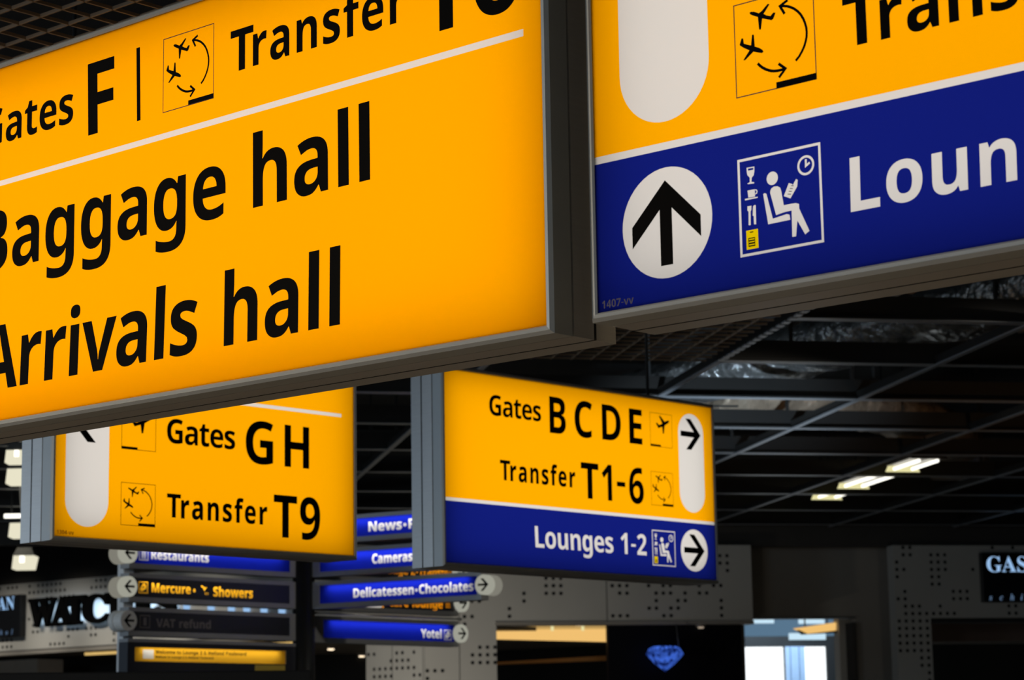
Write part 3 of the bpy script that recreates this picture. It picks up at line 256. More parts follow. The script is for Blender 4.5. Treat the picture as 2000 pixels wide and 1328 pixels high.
def word(txt, u0, z0, sy, sx=None, track=0.0, shear=0.0, kind='b', space=.45, right=None):
    """loops of a line of lettering: u0 = left origin, z0 = baseline, sy = capital height"""
    sx = sx or sy; x = 0.0; loops = []; n = 0
    for i, ch in enumerate(txt):
        if ch == ' ': x += space + track; continue
        if ch == '\u2022':
            loops.append([(x + .30 + .20 * math.cos(t * math.pi / 8), .42 + .20 * math.sin(t * math.pi / 8)) for t in range(16)]); x += .60 + track; continue
        for lp in glyph_loops(kind + ch): loops.append([(px + x, pz) for px, pz in lp])
        x += GLYPHS[kind + ch][0] / 1000 + track
    if right is not None: u0 = right - x * sx
    return [[(u0 + sx * px + shear * sy * pz, z0 + sy * pz) for px, pz in lp] for lp in loops]
def rect(x0, x1, z0, z1): return [(x0, z0), (x1, z0), (x1, z1), (x0, z1)]
def circle(x, z, r, n=48): return [(x + r * math.cos(2 * math.pi * i / n), z + r * math.sin(2 * math.pi * i / n)) for i in range(n)]
def pill(x0, x1, z0, z1, n=24):
    r = (x1 - x0) / 2; cx = (x0 + x1) / 2
    return [(cx + r * math.cos(math.pi * i / n), z1 - r + r * math.sin(math.pi * i / n)) for i in range(n + 1)] + \
           [(cx - r * math.cos(math.pi * i / n), z0 + r - r * math.sin(math.pi * i / n)) for i in range(n + 1)]
ARROW = [(0, .765), (.765, .02), (.765, -.37), (.135, .25), (.135, -.77), (-.135, -.77), (-.135, .25), (-.765, -.37), (-.765, .02)]
def arrow(x, z, r, d='up'):
    f = {'up': lambda a, b: (a, b), 'right': lambda a, b: (b, -a), 'left': lambda a, b: (-b, a)}[d]
    return [(x + r * f(a, b)[0], z + r * f(a, b)[1]) for a, b in ARROW]
def stroke(pts, w):
    """outline of a polyline drawn with width w"""
    L = []; Rr = []
    for i, p in enumerate(pts):
        q0 = pts[max(i - 1, 0)]; q1 = pts[min(i + 1, len(pts) - 1)]
        a = Vector((p[0] - q0[0], p[1] - q0[1])); b = Vector((q1[0] - p[0], q1[1] - p[1]))
        a = a.normalized() if a.length else b.normalized(); b = b.normalized() if b.length else a
        t = (a + b).normalized(); n = Vector((-t.y, t.x)) * (w / 2) / max(.45, t.dot(a))
        L.append((p[0] + n.x, p[1] + n.y)); Rr.append((p[0] - n.x, p[1] - n.y))
    return L + Rr[::-1]
def place(poly, x, z, wdt): return [(x + a * wdt, z + b * wdt) for a, b in poly]
P1 = [(0.203, 0.874), (0.22, 0.884), (0.258, 0.876), (0.32, 0.845), (0.36, 0.863), (0.435, 0.92), (0.458, 0.91), (0.379, 0.824), (0.415, 0.801), (0.463, 0.782), (0.497, 0.811), (0.529, 0.804), (0.498, 0.745), (0.475, 0.735), (0.423, 0.756), (0.361, 0.78), (0.339, 0.666), (0.316, 0.671), (0.306, 0.807), (0.252, 0.834), (0.214, 0.855)]
P2 = [(0.226, 0.637), (0.248, 0.632), (0.256, 0.503), (0.305, 0.48), (0.347, 0.451), (0.363, 0.425), (0.341, 0.415), (0.293, 0.43), (0.236, 0.453), (0.126, 0.383), (0.105, 0.39), (0.186, 0.477), (0.112, 0.521), (0.067, 0.555), (0.067, 0.569), (0.092, 0.626), (0.113, 0.621), (0.119, 0.564), (0.162, 0.544), (0.207, 0.526)]
ARC1 = [(0.753, 0.246), (0.797, 0.282), (0.832, 0.325), (0.862, 0.372), (0.883, 0.422), (0.895, 0.468), (0.899, 0.513), (0.896, 0.565), (0.883, 0.614), (0.864, 0.664), (0.836, 0.713), (0.80, 0.756), (0.759, 0.792), (0.718, 0.818), (0.675, 0.838), (0.635, .85), (0.600, 0.857)]
ARC2 = [(0.284, 0.317), (0.312, 0.286), (0.344, 0.259), (0.38, 0.235), (0.419, 0.215), (0.452, 0.202), (0.485, 0.194), (0.523, 0.189), (0.561, 0.187), (0.605, 0.189)]
AH1 = [(0.683, 0.903), (0.585, 0.86), (0.639, 0.766)]
AH2 = [(0.541, 0.26), (0.624, 0.191), (0.541, 0.114)]
TAKE = [(0.411, 0.924), (0.474, 0.93), (0.667, 0.772), (0.80, .815), (0.876, 0.824), (0.861, 0.761), (0.668, 0.654), (0.627, 0.414), (0.577, 0.409), (0.548, 0.61), (0.377, 0.554), (0.265, 0.695), (0.328, 0.709), (0.412, 0.647), (0.558, 0.705)]
def picto_transfer(x, z, wd):
    g = lambda p: place(p, x, z, wd)
    ink = [[g(P1)], [g(P2)], [g(stroke(ARC1, .028))], [g(stroke(AH1, .03))], [g(stroke(ARC2, .03))], [g(stroke(AH2, .03))], [g([(.505, 0), (1, 0), (1, .07), (.505, .07)])]]
    return ink, [rect(x, x + wd, z, z + wd), rect(x + .012 * wd, x + .988 * wd, z + .012 * wd, z + .988 * wd)]
def picto_takeoff(x, z, wd):
    g = lambda p: place(p, x, z, wd)
    return [[g(TAKE)], [g([(0, 0), (.47, 0), (.47, .065), (0, .065)])]], [rect(x, x + wd, z, z + wd), rect(x + .012 * wd, x + .988 * wd, z + .012 * wd, z + .988 * wd)]
GLASS = [(0.111, 0.901), (0.207, 0.898), (0.205, 0.846), (0.195, 0.81), (0.171, 0.79), (0.165, 0.748), (0.198, 0.738), (0.198, 0.726), (0.119, 0.731), (0.117, 0.74), (0.144, 0.747), (0.146, 0.794), (0.119, 0.823), (0.112, 0.862)]
GLASSD = [(0.127, 0.889), (0.193, 0.887), (0.193, 0.868), (0.129, 0.868)]
CUP = [(0.113, 0.667), (0.203, 0.666), (0.202, 0.59), (0.121, 0.593)]
HANDLE = [(.206, .664), (.224, .66), (.236, .64), (.228, .617), (.206, .61), (.206, .622), (.219, .626), (.224, .641), (.217, .65), (.206, .652)]
SAUCER = [(0.078, 0.588), (0.237, 0.584), (0.233, 0.572), (0.08, 0.571)]
FORK = [(0.106, 0.507), (0.154, 0.506), (0.152, 0.462), (0.143, 0.449), (0.138, 0.31), (0.113, 0.312), (0.117, 0.449), (0.104, 0.465)]
KNIFE = [(0.174, 0.496), (0.189, 0.506), (0.208, 0.502), (0.205, 0.308), (0.178, 0.311), (0.177, 0.396), (0.166, 0.4)]
TORSO = [(0.386, 0.596), (0.390, .618), (0.402, 0.638), (0.433, 0.652), (0.478, 0.648), (0.51, 0.626), (0.52, 0.592), (0.544, 0.443), (0.613, 0.445), (0.69, 0.441), (0.724, 0.426), (0.725, 0.379), (0.835, 0.139), (0.784, 0.112), (0.698, 0.263), (0.675, 0.109), (0.631, 0.111), (0.634, 0.376), (0.543, 0.373), (0.448, 0.36)]
SEAT = [(0.302, 0.597), (0.319, 0.606), (0.341, 0.595), (0.408, 0.33), (0.576, 0.35), (0.608, 0.338), (0.615, 0.286), (0.35, 0.283)]
PAPER = [(0.548, 0.535), (0.613, 0.657), (0.655, 0.639), (0.656, 0.624), (0.701, 0.682), (0.72, 0.669), (0.711, 0.605), (0.626, 0.499)]
CARD = rect(.08, .224, .066, .26)
def picto_lounge(x, z, wd):
    """returns white loops, card loop, black loops"""
    g = lambda p: place(p, x, z, wd)
    white = [rect(x, x + wd, z, z + wd), rect(x + .027 * wd, x + .973 * wd, z + .027 * wd, z + .973 * wd)]
    white += [g(p) for p in (GLASS, GLASSD, CUP, HANDLE, SAUCER, FORK, KNIFE, TORSO, SEAT, PAPER)]
    white += [circle(x + .418 * wd, z + .739 * wd, .068 * wd, 28), circle(x + .821 * wd, z + .799 * wd, .100 * wd, 32), circle(x + .821 * wd, z + .799 * wd, .076 * wd, 32)]
    white += [g(stroke([(.824, .86), (.822, .793), (.868, .818)], .022))]
    black = [[g(rect(.129, .171, .231, .242))], [g(rect(.107, .189, .09, .181))] + [g(rect(.115, .182, zz, zz + .012)) for zz in (.158, .132, .104)]] + [[g(stroke([(.585 + .014 * k, .52 + .026 * k), (.625 + .012 * k, .513 + .026 * k)], .007))] for k in range(1, 5)]
    return white, g(CARD), black

# ------------------------------------------------------------------ the setting
FB = Frame(11.5)                                        # building axes: x = along the store fronts, y = distance to them
FL = Frame(-38, -.2183 * 31.4, 31.4)                    # the left store front runs askew
MA['wall'] = pbr('store_front_panel', (.43, .41, .365), .55, 0, .06, 2.5)
MA['hole'] = pbr('perforation_black', (.004, .004, .004), .9)
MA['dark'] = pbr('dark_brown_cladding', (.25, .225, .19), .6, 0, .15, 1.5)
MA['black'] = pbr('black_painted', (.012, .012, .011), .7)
MA['floor'] = pbr('terrazzo_floor', (.30, .27, .23), .35, 0, .25, 14)
MA['beam'] = pbr('ceiling_steel_black', (.028, .026, .023), .5, .3, .15, 3)
MA['runner'] = pbr('ceiling_runner_grey', (.34, .35, .36), .4, .5, .1, 3)
MA['grille'] = pbr('grille_brown_black', (.30, .21, .13), .5, .2, .1, 2)
MA['foil'] = pbr('foil_duct', (.42, .42, .40), .24, .85, .7, 10, bump=1.6)
MA['foilwarm'] = pbr('tan_foil_duct', (.40, .31, .22), .42, .3, .6, 7, bump=1.0)
MA['tubelamp'] = emit('fluorescent_tube', (1, .97, .86), 1.8)
MA['endglow'] = emit('lamp_end_plate', (.95, .88, .45), .85)
MA['lampglass'] = emit('lamp_diffuser_glass', (.95, .90, .68), .85)
MA['troughwhite'] = pbr('lamp_reflector_white', (.7, .69, .66), .5)
MA['hood'] = pbr('lamp_hood_olive', (.035, .034, .026), .6)
MA['spotlamp'] = emit('downlight_lamp', (1, .80, .55), 2.2)
MA['spotdim'] = emit('downlight_lamp_dim', (1, .80, .60), .40)
MA['ring'] = pbr('downlight_ring', (.25, .22, .18), .4, .3)
MA['cove'] = emit('cove_light_warm', (1.0, .60, .19), .88)
MA['coveupper'] = emit('cove_light_upper', (.80, .50, .16), .62)
MA['covestrip'] = emit('cove_strip_warm', (1.0, .66, .22), .72)
MA['daypane'] = emit('window_daylight', (.93, .98, 1.0), 1.6)
MA['skypane'] = emit('window_frosted_blue', (.12, .22, .33), .8)
MA['skybright'] = emit('window_bright_strip', (.62, .85, 1.0), .95)
MA['mullion'] = pbr('window_mullion_pale', (.40, .52, .68), .5)
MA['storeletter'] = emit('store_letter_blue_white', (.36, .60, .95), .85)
MA['storedim'] = emit('store_letter_dim', (.28, .46, .75), .35)
MA['letterblack'] = pbr('letter_matte_black', (.004, .004, .004), .95, spec=.02)
MA['storeblack'] = pbr('store_sign_black', (.006, .007, .009), .35)
MA['bulkhead'] = pbr('bulkhead_brown', (.040, .035, .029), .7)
MA['darkglass'] = pbr('dark_show_window', (.004, .004, .006), .5, 0, .05, spec=.1)

DF = [(-9, -12), (-9, -11), (-8, -11), (-7, -11), (-4, -5), (-4, -4), (-3, -10), (-3, -9), (-3, -4), (-3, -2), (-2, -10), (-2, -9), (-2, -8), (-2, -2), (-1, -10), (-1, -9), (-1, -8), (0, -10), (0, -9), (0, -8), (2, -4), (2, -3), (4, -2), (4, -1), (7, -1), (7, 0), (7, 1), (8, -1), (8, 0), (8, 1), (9, -1), (9, 0), (9, 1), (16, -4), (16, 0), (17, -4), (17, -1), (17, 0), (18, -4), (18, -1), (18, 0), (21, -3), (21, 0), (22, -3), (22, -2), (22, -1), (23, -4), (23, -1), (23, 0), (24, -4), (24, -3), (24, -1), (24, 0), (25, -3), (25, -2), (26, -2), (26, -1), (28, -1), (28, 0), (29, -1), (30, 0), (31, -4), (31, -3), (31, -2), (31, 0), (31, 3), (31, 4), (32, 2), (32, 3), (32, 4)]
DR = [(-1, -14), (-1, -13), (-1, -12), (-1, -11), (-1, -10), (-1, -7), (-1, -4), (-1, -3), (-1, -2), (0, -14), (0, -13), (0, -12), (0, -11), (0, -10), (0, -9), (0, -8), (0, -7), (0, -6), (0, -3), (0, -1), (0, 0), (1, -14), (1, -13), (1, -12), (1, -11), (1, -10), (1, -9), (1, -8), (1, -1), (1, 0), (2, -16), (2, -15), (2, -14), (2, -13), (2, -12), (2, -11), (2, -10), (2, -9), (2, -8), (3, -18), (3, -17), (3, -16), (3, -15), (3, -14), (3, -13), (3, -12), (3, -11), (3, -10), (3, -9), (4, -9), (4, -5), (4, -4), (4, -3), (4, -2), (4, -1), (5, -9), (5, -8), (5, -5), (5, -4), (5, -3), (5, -2), (5, -1), (6, -9), (6, -3), (6, -2), (6, -1), (7, -9), (7, -7), (7, -6), (8, -7), (8, -6), (9, -7), (9, -6), (10, -3), (13, 0), (15, -9), (15, -8), (16, -9), (16, -8), (16, 0)]
DL = [(-9, 0), (-8, -9), (-8, -8), (-7, -9), (-7, -8), (-7, 0), (-6, -9), (-6, -8), (-6, 0), (-5, 0), (-2, -5), (-2, -1), (-2, 0), (-1, -7), (-1, -6), (-1, -1), (0, -7), (0, -6), (0, -1), (0, 0), (1, -1), (1, 0), (2, -2), (2, -1), (2, 0), (3, -9), (3, -2), (3, -1), (3, 0), (4, -9), (4, -1), (4, 0), (5, -9), (5, -2), (5, -1), (5, 0), (6, -9), (6, -2), (6, -1), (7, -8), (7, -7), (7, -2), (8, -7), (8, -2), (9, -7), (11, -7), (12, -8), (12, -7), (12, -1), (13, -8), (13, -7), (13, -1), (13, 0), (14, -1), (14, 0), (15, -1), (15, 0), (16, -1), (17, -9), (17, -8), (67, -13), (68, -16), (68, -15), (68, -13), (69, -16), (69, -15), (70, -16), (70, -15), (71, -16), (71, -15), (71, -14), (72, -15), (72, -14), (72, -13), (73, -15), (73, -14), (73, -13), (74, -15), (74, -14), (75, -17), (75, -16), (75, -15), (75, -13), (76, -17), (76, -16)]

W0 = Frame(0)
m = M().box(-30, 30, -12, 60, -1.75, -1.65); struct(W0.mesh('floor', m, 'floor'))
m = M().box(-14, 20, -6, 34, 3.7, 3.8); struct(FB.mesh('ceiling', m, 'black'))
PITCHD = .0865
m = M().prism([(4.29, -1.65), (5.116, -1.65), (5.116, 1.495), (8.155, 1.495), (8.155, 2.372), (4.29, 2.372)], 26.3, 26.5)
for k, j in DF: m.disc(5.095 + PITCHD * k, 1.902 + PITCHD * j, .0215, 26.297, 1)
for x in (4.686,): m.box(x - .003, x + .003, 26.296, 26.299, -1.65, 1.9, 1)
m.box(6.407, 6.413, 26.296, 26.299, 1.495, 2.372, 1)
struct(FB.mesh('wall_front', m, ['wall', 'hole']))
m = M().prism([(9.905, -1.65), (10.34, -1.65), (10.34, 1.515), (14.5, 1.515), (14.5, 2.373), (9.905, 2.373)], 26.3, 26.5)
for k, j in DR: m.disc(10.03 + PITCHD * k, 2.347 + PITCHD * j, .0215, 26.297, 1)
struct(FB.mesh('wall_right', m, ['wall', 'hole']))
m = M().prism([(-4.5, 1.47), (6.476, 1.47), (6.476, -1.65), (7.52, -1.65), (7.52, 2.345), (-4.5, 2.345)], 0, .18)
for k, j in DL: m.disc(.72 + PITCHD * k, 2.3 + PITCHD * j, .0215, -.003, 1)
m.box(6.877, 6.882, -.004, -.001, -1.65, 1.47, 1)
struct(FL.mesh('wall_left', m, ['wall', 'hole']))
m = M().box(-8, 14.5, 26.45, 26.6, 2.372, 3.7); struct(FB.mesh('trim_1', m, 'bulkhead'))
m = M().box(-4.5, 7.4, .05, .2, 2.345, 3.7); struct(FL.mesh('trim_2', m, 'bulkhead'))
m = M().box(5.1, 8.16, 26.28, 26.5, 1.455, 1.495); struct(FB.mesh('trim_3', m, 'dark'))
m = M().box(10.34, 14.5, 26.32, 26.5, 1.462, 1.515); struct(FB.mesh('trim_4', m, 'black'))
m = M().box(-4.5, 6.476, .02, .2, 1.412, 1.47); struct(FL.mesh('trim_5', m, 'dark'))
# store interiors behind the fronts: dark soffits and a far wall
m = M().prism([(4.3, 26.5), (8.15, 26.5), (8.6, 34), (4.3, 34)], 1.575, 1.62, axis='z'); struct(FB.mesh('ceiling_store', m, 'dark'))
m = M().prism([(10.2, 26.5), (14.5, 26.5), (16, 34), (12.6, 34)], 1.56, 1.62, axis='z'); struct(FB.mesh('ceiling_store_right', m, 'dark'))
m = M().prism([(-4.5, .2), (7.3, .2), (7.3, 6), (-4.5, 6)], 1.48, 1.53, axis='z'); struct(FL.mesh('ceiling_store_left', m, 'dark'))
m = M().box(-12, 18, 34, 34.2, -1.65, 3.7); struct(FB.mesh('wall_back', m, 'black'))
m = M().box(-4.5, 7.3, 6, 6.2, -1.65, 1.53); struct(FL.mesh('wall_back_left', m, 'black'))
# the dark portal with its doorway, and what shows through it
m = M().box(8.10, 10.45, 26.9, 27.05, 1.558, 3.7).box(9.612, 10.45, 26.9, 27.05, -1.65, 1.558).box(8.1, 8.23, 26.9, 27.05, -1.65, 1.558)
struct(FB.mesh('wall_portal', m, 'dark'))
m = M().box(9.560, 9.612, 26.86, 27.1, -1.65, 1.50).box(8.23, 9.612, 26.86, 27.1, 1.552, 1.562)
struct(FB.mesh('door_1', m, 'bulkhead'))
wf = FB.mesh('window_1', M().box(8.6, 12.6, 32.04, 32.2, 1.452, 1.60).box(10.379, 10.665, 32.04, 32.2, -1.65, 1.452).box(11.007, 11.6, 32.04, 32.2, -1.65, 1.452)
             .box(8.6, 9.75, 32.04, 32.2, -1.65, 1.452).box(8.6, 12.6, 32.04, 32.2, 2.05, 2.6), ['black'], base=(10.4, 32.1, -1.65)); struct(wf)
FB.b = (10.4, 32.1, -1.65)
for q0, q1 in ((10.385, 10.44), (10.455, 10.57), (10.585, 10.66)): FB.mesh('mullion', M().box(q0, q1, 31.98, 32.04, -1.65, 1.452), 'mullion', wf)
FB.mesh('pane', M().box(9.75, 10.379, 32.1, 32.12, -1.65, 1.452), 'daypane', wf)
FB.mesh('pane', M().box(10.665, 11.007, 32.1, 32.12, -1.65, 1.452), 'daypane', wf)
FB.mesh('transom_pane', M().box(8.6, 12.6, 32.1, 32.12, 1.60, 2.05), 'skypane', wf)
FB.mesh('bright_pane', M().box(9.6, 10.25, 32.06, 32.09, 1.785, 1.90), 'skybright', wf)
FB.mesh('bright_pane', M().box(10.62, 11.0, 32.06, 32.09, 1.775, 1.90), 'skybright', wf)
FB.mesh('bright_pane', M().box(10.45, 10.99, 32.0, 32.03, 1.545, 1.64), 'skybright', wf)
t = FB.root('cove_beam', 'sloping warm lit ceiling beam seen through the doorway', 'cove light', (9.83, 29, 1.47))
FB.mesh('light_strip', M().prism([(9.551, 1.549), (9.709, 1.475), (10.096, 1.516), (10.113, 1.623)], 29, 29.1), 'cove', t)
FB.mesh('fascia', M().prism([(9.60, 1.525), (9.66, 1.47), (10.105, 1.488), (10.105, 1.516), (9.709, 1.475)], 28.98, 29.1), 'bulkhead', t)
for q in (9.7, 10.0): FB.mesh('hanger', M().tube([(q, 29.05, 1.56), (q, 29.05, 3.7)], .01), 'black', t)
m = M().box(10.105, 10.62, 28.9, 29.1, -1.65, 2.4); struct(FB.mesh('wall_passage', m, 'wall'))
# show window between the store entrance and the doorway
m = M().box(6.442, 8.05, 26.42, 26.5, -1.65, 1.455); struct(FB.mesh('window_2', m, 'darkglass'))

# ------------------------------------------------------------------ open ceiling: black T beams, grey runners, egg-crate grille
HZ = 2.6
for k in range(10):
    s = 13.46 + 1.585 * k
    if s > 26.3: break
    x0 = 4.48 if s < 15.2 else -7
    mb = M().prism([(s - .045, HZ), (s + .045, HZ), (s + .045, HZ + .012), (s + .012, HZ + .012), (s + .012, HZ + .15), (s - .012, HZ + .15), (s - .012, HZ + .012), (s - .045, HZ + .012)], x0, 14.5, axis='x')
    mb.box(x0, 14.5, s - .046, s + .046, HZ - .004, HZ, 1)
    for x in range(int(x0) + 1, 14, 3): mb.box(x - .012, x + .012, s - .012, s + .012, HZ + .15, 3.7)
    struct(FB.mesh('ceiling_beam', mb, ['beam', 'runner']))
for k in range(-4, 6):
    x = 4.48 + 1.55 * k
    y0 = 15.1 if x < 4.4 else (9.5 if k else 11)
    mb = M().box(x - .021, x + .021, y0 if k else 15.0, 26.3, HZ - .012, HZ - .002).box(x - .008, x + .008, y0, 26.3, HZ - .002, HZ + .06, 1)
    if k == 0:                                            # slotted length of runner beside the grille
        for q in range(34): mb.box(x - .021, x + .021, 11.0 + .12 * q, 11.07 + .12 * q, HZ - .012, HZ - .002)
    struct(FB.mesh('ceiling_runner', mb, ['runner', 'beam']))
def grille(F, x0, x1, y0, y1, p):
    g = M(); nx = int((x1 - x0) / p); ny = int((y1 - y0) / p)
    for i in range(nx + 1): g.box(x0 + p * i - .0035, x0 + p * i + .0035, y0, y1, HZ, HZ + .012)
    for j in range(ny + 1): g.box(x0, x1, y0 + p * j - .0035, y0 + p * j + .0035, HZ, HZ + .012)
    struct(F.mesh('ceiling_grille', g, 'grille'))
grille(FB, -4.2, 4.40, 11.5, 15.1, .137)
grille(Frame(48.5, -1.71, 7.763), -6.0, 5.0, -3.0, 4.0, .124)
def duct(label, pts, r, mat, seed):
    rnd = random.Random(seed); t = FB.root('ventilation_duct', label, 'air duct', (pts[0][0], pts[0][1], pts[0][2] - r * .55))
    P = [Vector(p) for p in pts]; path = []
    for i in range(len(P) - 1):                           # Catmull-Rom through the points
        a = P[max(i - 1, 0)]; b = P[i]; c = P[i + 1]; d = P[min(i + 2, len(P) - 1)]
        for q in range(14):
            u = q / 14; path.append(.5 * ((2 * b) + (c - a) * u + (2 * a - 5 * b + 4 * c - d) * u * u + (3 * b - a - 3 * c + d) * u ** 3))
    path.append(P[-1])
    mb = M().tube(path, [r * (1 + .07 * math.sin(i * 2.1) + rnd.uniform(-.05, .05)) for i in range(len(path))], n=28)
    mb.v = [(x, y, pts[0][2] + (z - pts[0][2]) * .55 + .012 * math.sin(37 * x + 11 * y) * math.sin(29 * y)) for x, y, z in mb.v]
    FB.mesh('duct_sleeve', mb, mat, t)
    for p in (path[len(path) // 4], path[3 * len(path) // 4]):
        FB.mesh('hanger_strap', M().box(p.x - r * 1.1, p.x - r * 1.06, p.y - .02, p.y + .02, p.z - .1, 3.7).box(p.x + r * 1.06, p.x + r * 1.1, p.y - .02, p.y + .02, p.z - .1, 3.7).box(p.x - r * 1.1, p.x + r * 1.1, p.y - .02, p.y + .02, p.z - r * .62, p.z - r * .59), 'black', t)
duct('long crinkled silver foil air duct running above the ceiling beams', [(4.6, 20.6, 2.98), (5.2, 18.2, 2.98), (5.75, 16.4, 2.98), (6.5, 14.2, 2.98), (7.2, 12.4, 2.98)], .34, 'foil', 1)
duct('tan foil air duct with a rounded end just under the blue lounge sign', [(6.55, 17.2, 3.45), (7.5, 17.1, 3.45), (8.8, 16.8, 3.45), (10.7, 16.7, 3.45)], .36, 'foilwarm', 2)
duct('tan foil air duct bending away to the far right ceiling', [(5.6, 19.2, 3.02), (6.9, 19.6, 3.02), (7.9, 20.4, 3.02), (9.0, 22.2, 3.02), (9.8, 24.0, 3.02)], .34, 'foilwarm', 3)

def batten(label, x, s0, s1, z, hooded):
    t = FB.root('ceiling_luminaire', label, 'ceiling light', (x, (s0 + s1) / 2, z))
    FB.mesh('reflector', M().prism([(x - .165, z + .055), (x + .165, z + .055), (x + .11, z + .13), (x - .11, z + .13)], s0 + .01, s1 - .015), 'troughwhite', t)
    FB.mesh('end_plate', M().prism([(x - .17, z), (x + .17, z), (x + .11, z + .13), (x - .11, z + .13)], s1 - .015, s1), 'endglow', t)  # emission stands in for the tubes' light on this plate
    if hooded: FB.mesh('hood', M().prism([(x - .18, z + .04), (x + .18, z + .04), (x + .12, z + .14), (x - .12, z + .14)], s0 - .01, s0 + .01), 'hood', t)
    for dx in (-.09, .09): FB.mesh('fluorescent_tube', M().tube([(x + dx, s0 + .03, z + .026), (x + dx, s1 - .03, z + .026)], .016), 'tubelamp', t)
    for s in (s0 + .1, s1 - .1): FB.mesh('hanger', M().tube([(x, s, z + .12), (x, s, 3.7)], .008), 'black', t)
batten('farthest right ceiling luminaire, showing only its glowing yellow end plate', 8.11, 22.99, 23.42, 2.59, False)
batten('middle right ceiling luminaire with white reflector and yellow glowing end', 8.06, 21.42, 22.45, 2.595, False)
batten('nearest right ceiling luminaire with dark hood end and two short lit tubes', 8.02, 20.25, 20.95, 2.585, True)
def pendant(label, px, py, Y, wd, lamp_dx=0):
    X = (px - 1000) / 4580 * Y; z = (1475 - .0161 * (px - 1000) - py) / 4580 * Y * 1.0
    F = Frame(0); t = F.root('pendant_lamp', label, 'ceiling light', (X, Y, z - wd * .30))
    h = wd * .58
    F.mesh('diffuser', M().prism([(X - wd * .46, z - h * .5), (X + wd * .40, z - h * .5), (X + wd * .52, z + h * .5), (X - wd * .40, z + h * .5)], Y, Y + wd), 'lampglass', t)
    F.mesh('hood', M().prism([(X - wd * .42, z + h * .5), (X + wd * .53, z + h * .5), (X + wd * .40, z + h * 1.1), (X - wd * .22, z + h * 1.1)], Y - .01, Y + wd), 'hood', t)
    F.mesh('lamp', M().tube([(X + lamp_dx * wd, Y - .012, z - h * .05), (X + lamp_dx * wd, Y - .012, z + h * .46)], wd * .11), 'tubelamp', t)
    F.mesh('hanger', M().tube([(X, Y + wd / 2, z + h), (X, Y + wd / 2, 3.7)], .01), 'black', t)
pendant('square pendant lamp below the left sign, lowest and farthest of the left row', 37, 1104, 28, .27)
pendant('glowing pendant lamp second from the bottom of the left row', 30, 1041, 24.4, .25, .2)
pendant('glowing pendant lamp second from the top of the left row', 24, 935, 20, .22, .36)
pendant('bright pendant lamp at the top of the left row under the yellow sign', 18, 896, 18.2, .17, .1)
t = W0.root('tube_lamp', 'thin bright tube lamp between the left pendant lamps', 'ceiling light', (-4.9, 23, 2.38))
W0.mesh('fluorescent_tube', M().tube([(-5.02, 23, 2.395), (-4.86, 23, 2.395)], .022), 'tubelamp', t)
W0.mesh('hanger', M().tube([(-4.95, 23, 2.41), (-4.95, 23, 3.7)], .008), 'black', t)

def downlight(label, F, x, y, z, mat='spotlamp', r=.085):
    t = F.root('downlight', label, 'ceiling light', (x, y, z - .03))
    n = 24; ring = M(); v = []; f = []
    for i in range(n):
        a = 2 * math.pi * i / n
        for rr, zz in ((r * .8, z - .02), (r * .85, z - .03), (r * 1.15, z - .03), (r * 1.2, z)): v.append((x + rr * math.cos(a), y + rr * math.sin(a), zz))
    for i in range(n):
        for q in range(3): f.append((i * 4 + q, i * 4 + q + 1, ((i + 1) % n) * 4 + q + 1, ((i + 1) % n) * 4 + q))
    F.mesh('trim_ring', ring.add(v, f, 0, True), 'ring', t)
    F.mesh('lamp', M().tube([(x, y, z - .045), (x, y, z - .005)], [r * .62, r * .8], n=20), mat, t)
downlight('downlight at the top edge of the warm cove light', FB, 6.44, 27.85, 1.575, 'spotlamp', .07)
downlight('bright recessed downlight below the warm cove light', FB, 7.01, 33.4, 1.575, 'spotlamp', .085)
downlight('dim downlight over the dark show window', FB, 7.54, 26.36, 1.458, 'spotdim', .05)
downlight('left one of two downlights beside the black pole', FL, 3.147, 3.03, 1.48, 'spotlamp', .065)
downlight('right one of two downlights beside the black pole', FL, 1.87, 5.08, 1.48, 'spotlamp', .065)
downlight('pinkish downlight under the black store sign at the far left', FL, -2.84, 3.24, 1.48, 'spotdim', .075)
downlight('dim brown downlight under the WATCHES letters', FL, -1.32, 2.65, 1.48, 'spotdim', .08)
for q, zz in ((3.52, 1.87), (3.95, 1.83), (4.30, 1.81), (4.56, 1.79), (4.85, 1.77), (5.15, 1.745)):  # added glowing slots in place of the hidden letters' halo light
    t = FL.mesh('glow_slot', M().prism([(q - .035, zz - .10), (q + .035, zz - .10), (q + .05, zz + .10), (q - .05, zz + .10)], -.035, 0), 'storeletter', bevel=.004)
    tag(t, 'added pale blue glow slot for hidden letter halos, between Showers and VAT refund arms', 'glow slot', 'added pale blue glow slots behind the directory')
# warm cove lights inside the stores
t = FB.root('cove_light', 'broad warm lit ceiling cove inside the centre store', 'cove light', (6.0, 28.05, 1.35))
FB.mesh('light_panel', M().prism([(4.8, 1.405), (6.86, 1.345), (6.86, 1.50), (4.8, 1.50)], 28.0, 28.1), 'cove', t)
FB.mesh('upper_panel', M().box(4.8, 6.86, 28.0, 28.1, 1.50, 1.575), 'coveupper', t)
for q in (5.735, 6.135, 6.515): FB.mesh('fixture', M().box(q - .015, q + .015, 27.97, 28.0, 1.48, 1.55), 'endglow', t)
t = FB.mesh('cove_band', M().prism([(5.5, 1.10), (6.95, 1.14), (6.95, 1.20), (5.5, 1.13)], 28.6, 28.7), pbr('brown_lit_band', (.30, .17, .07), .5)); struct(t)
t = FL.root('cove_light', 'thin warm light strip under the WATCHES store front', 'cove light', (3.2, .25, 1.35))
FL.mesh('light_panel', M().prism([(1.39, 1.368), (5.15, 1.350), (5.15, 1.388), (1.39, 1.400)], .22, .27), 'covestrip', t)
for q in (1.44, 3.2, 5.08): FL.mesh('bracket', M().box(q - .02, q + .02, .275, .32, 1.37, 1.48), 'black', t)
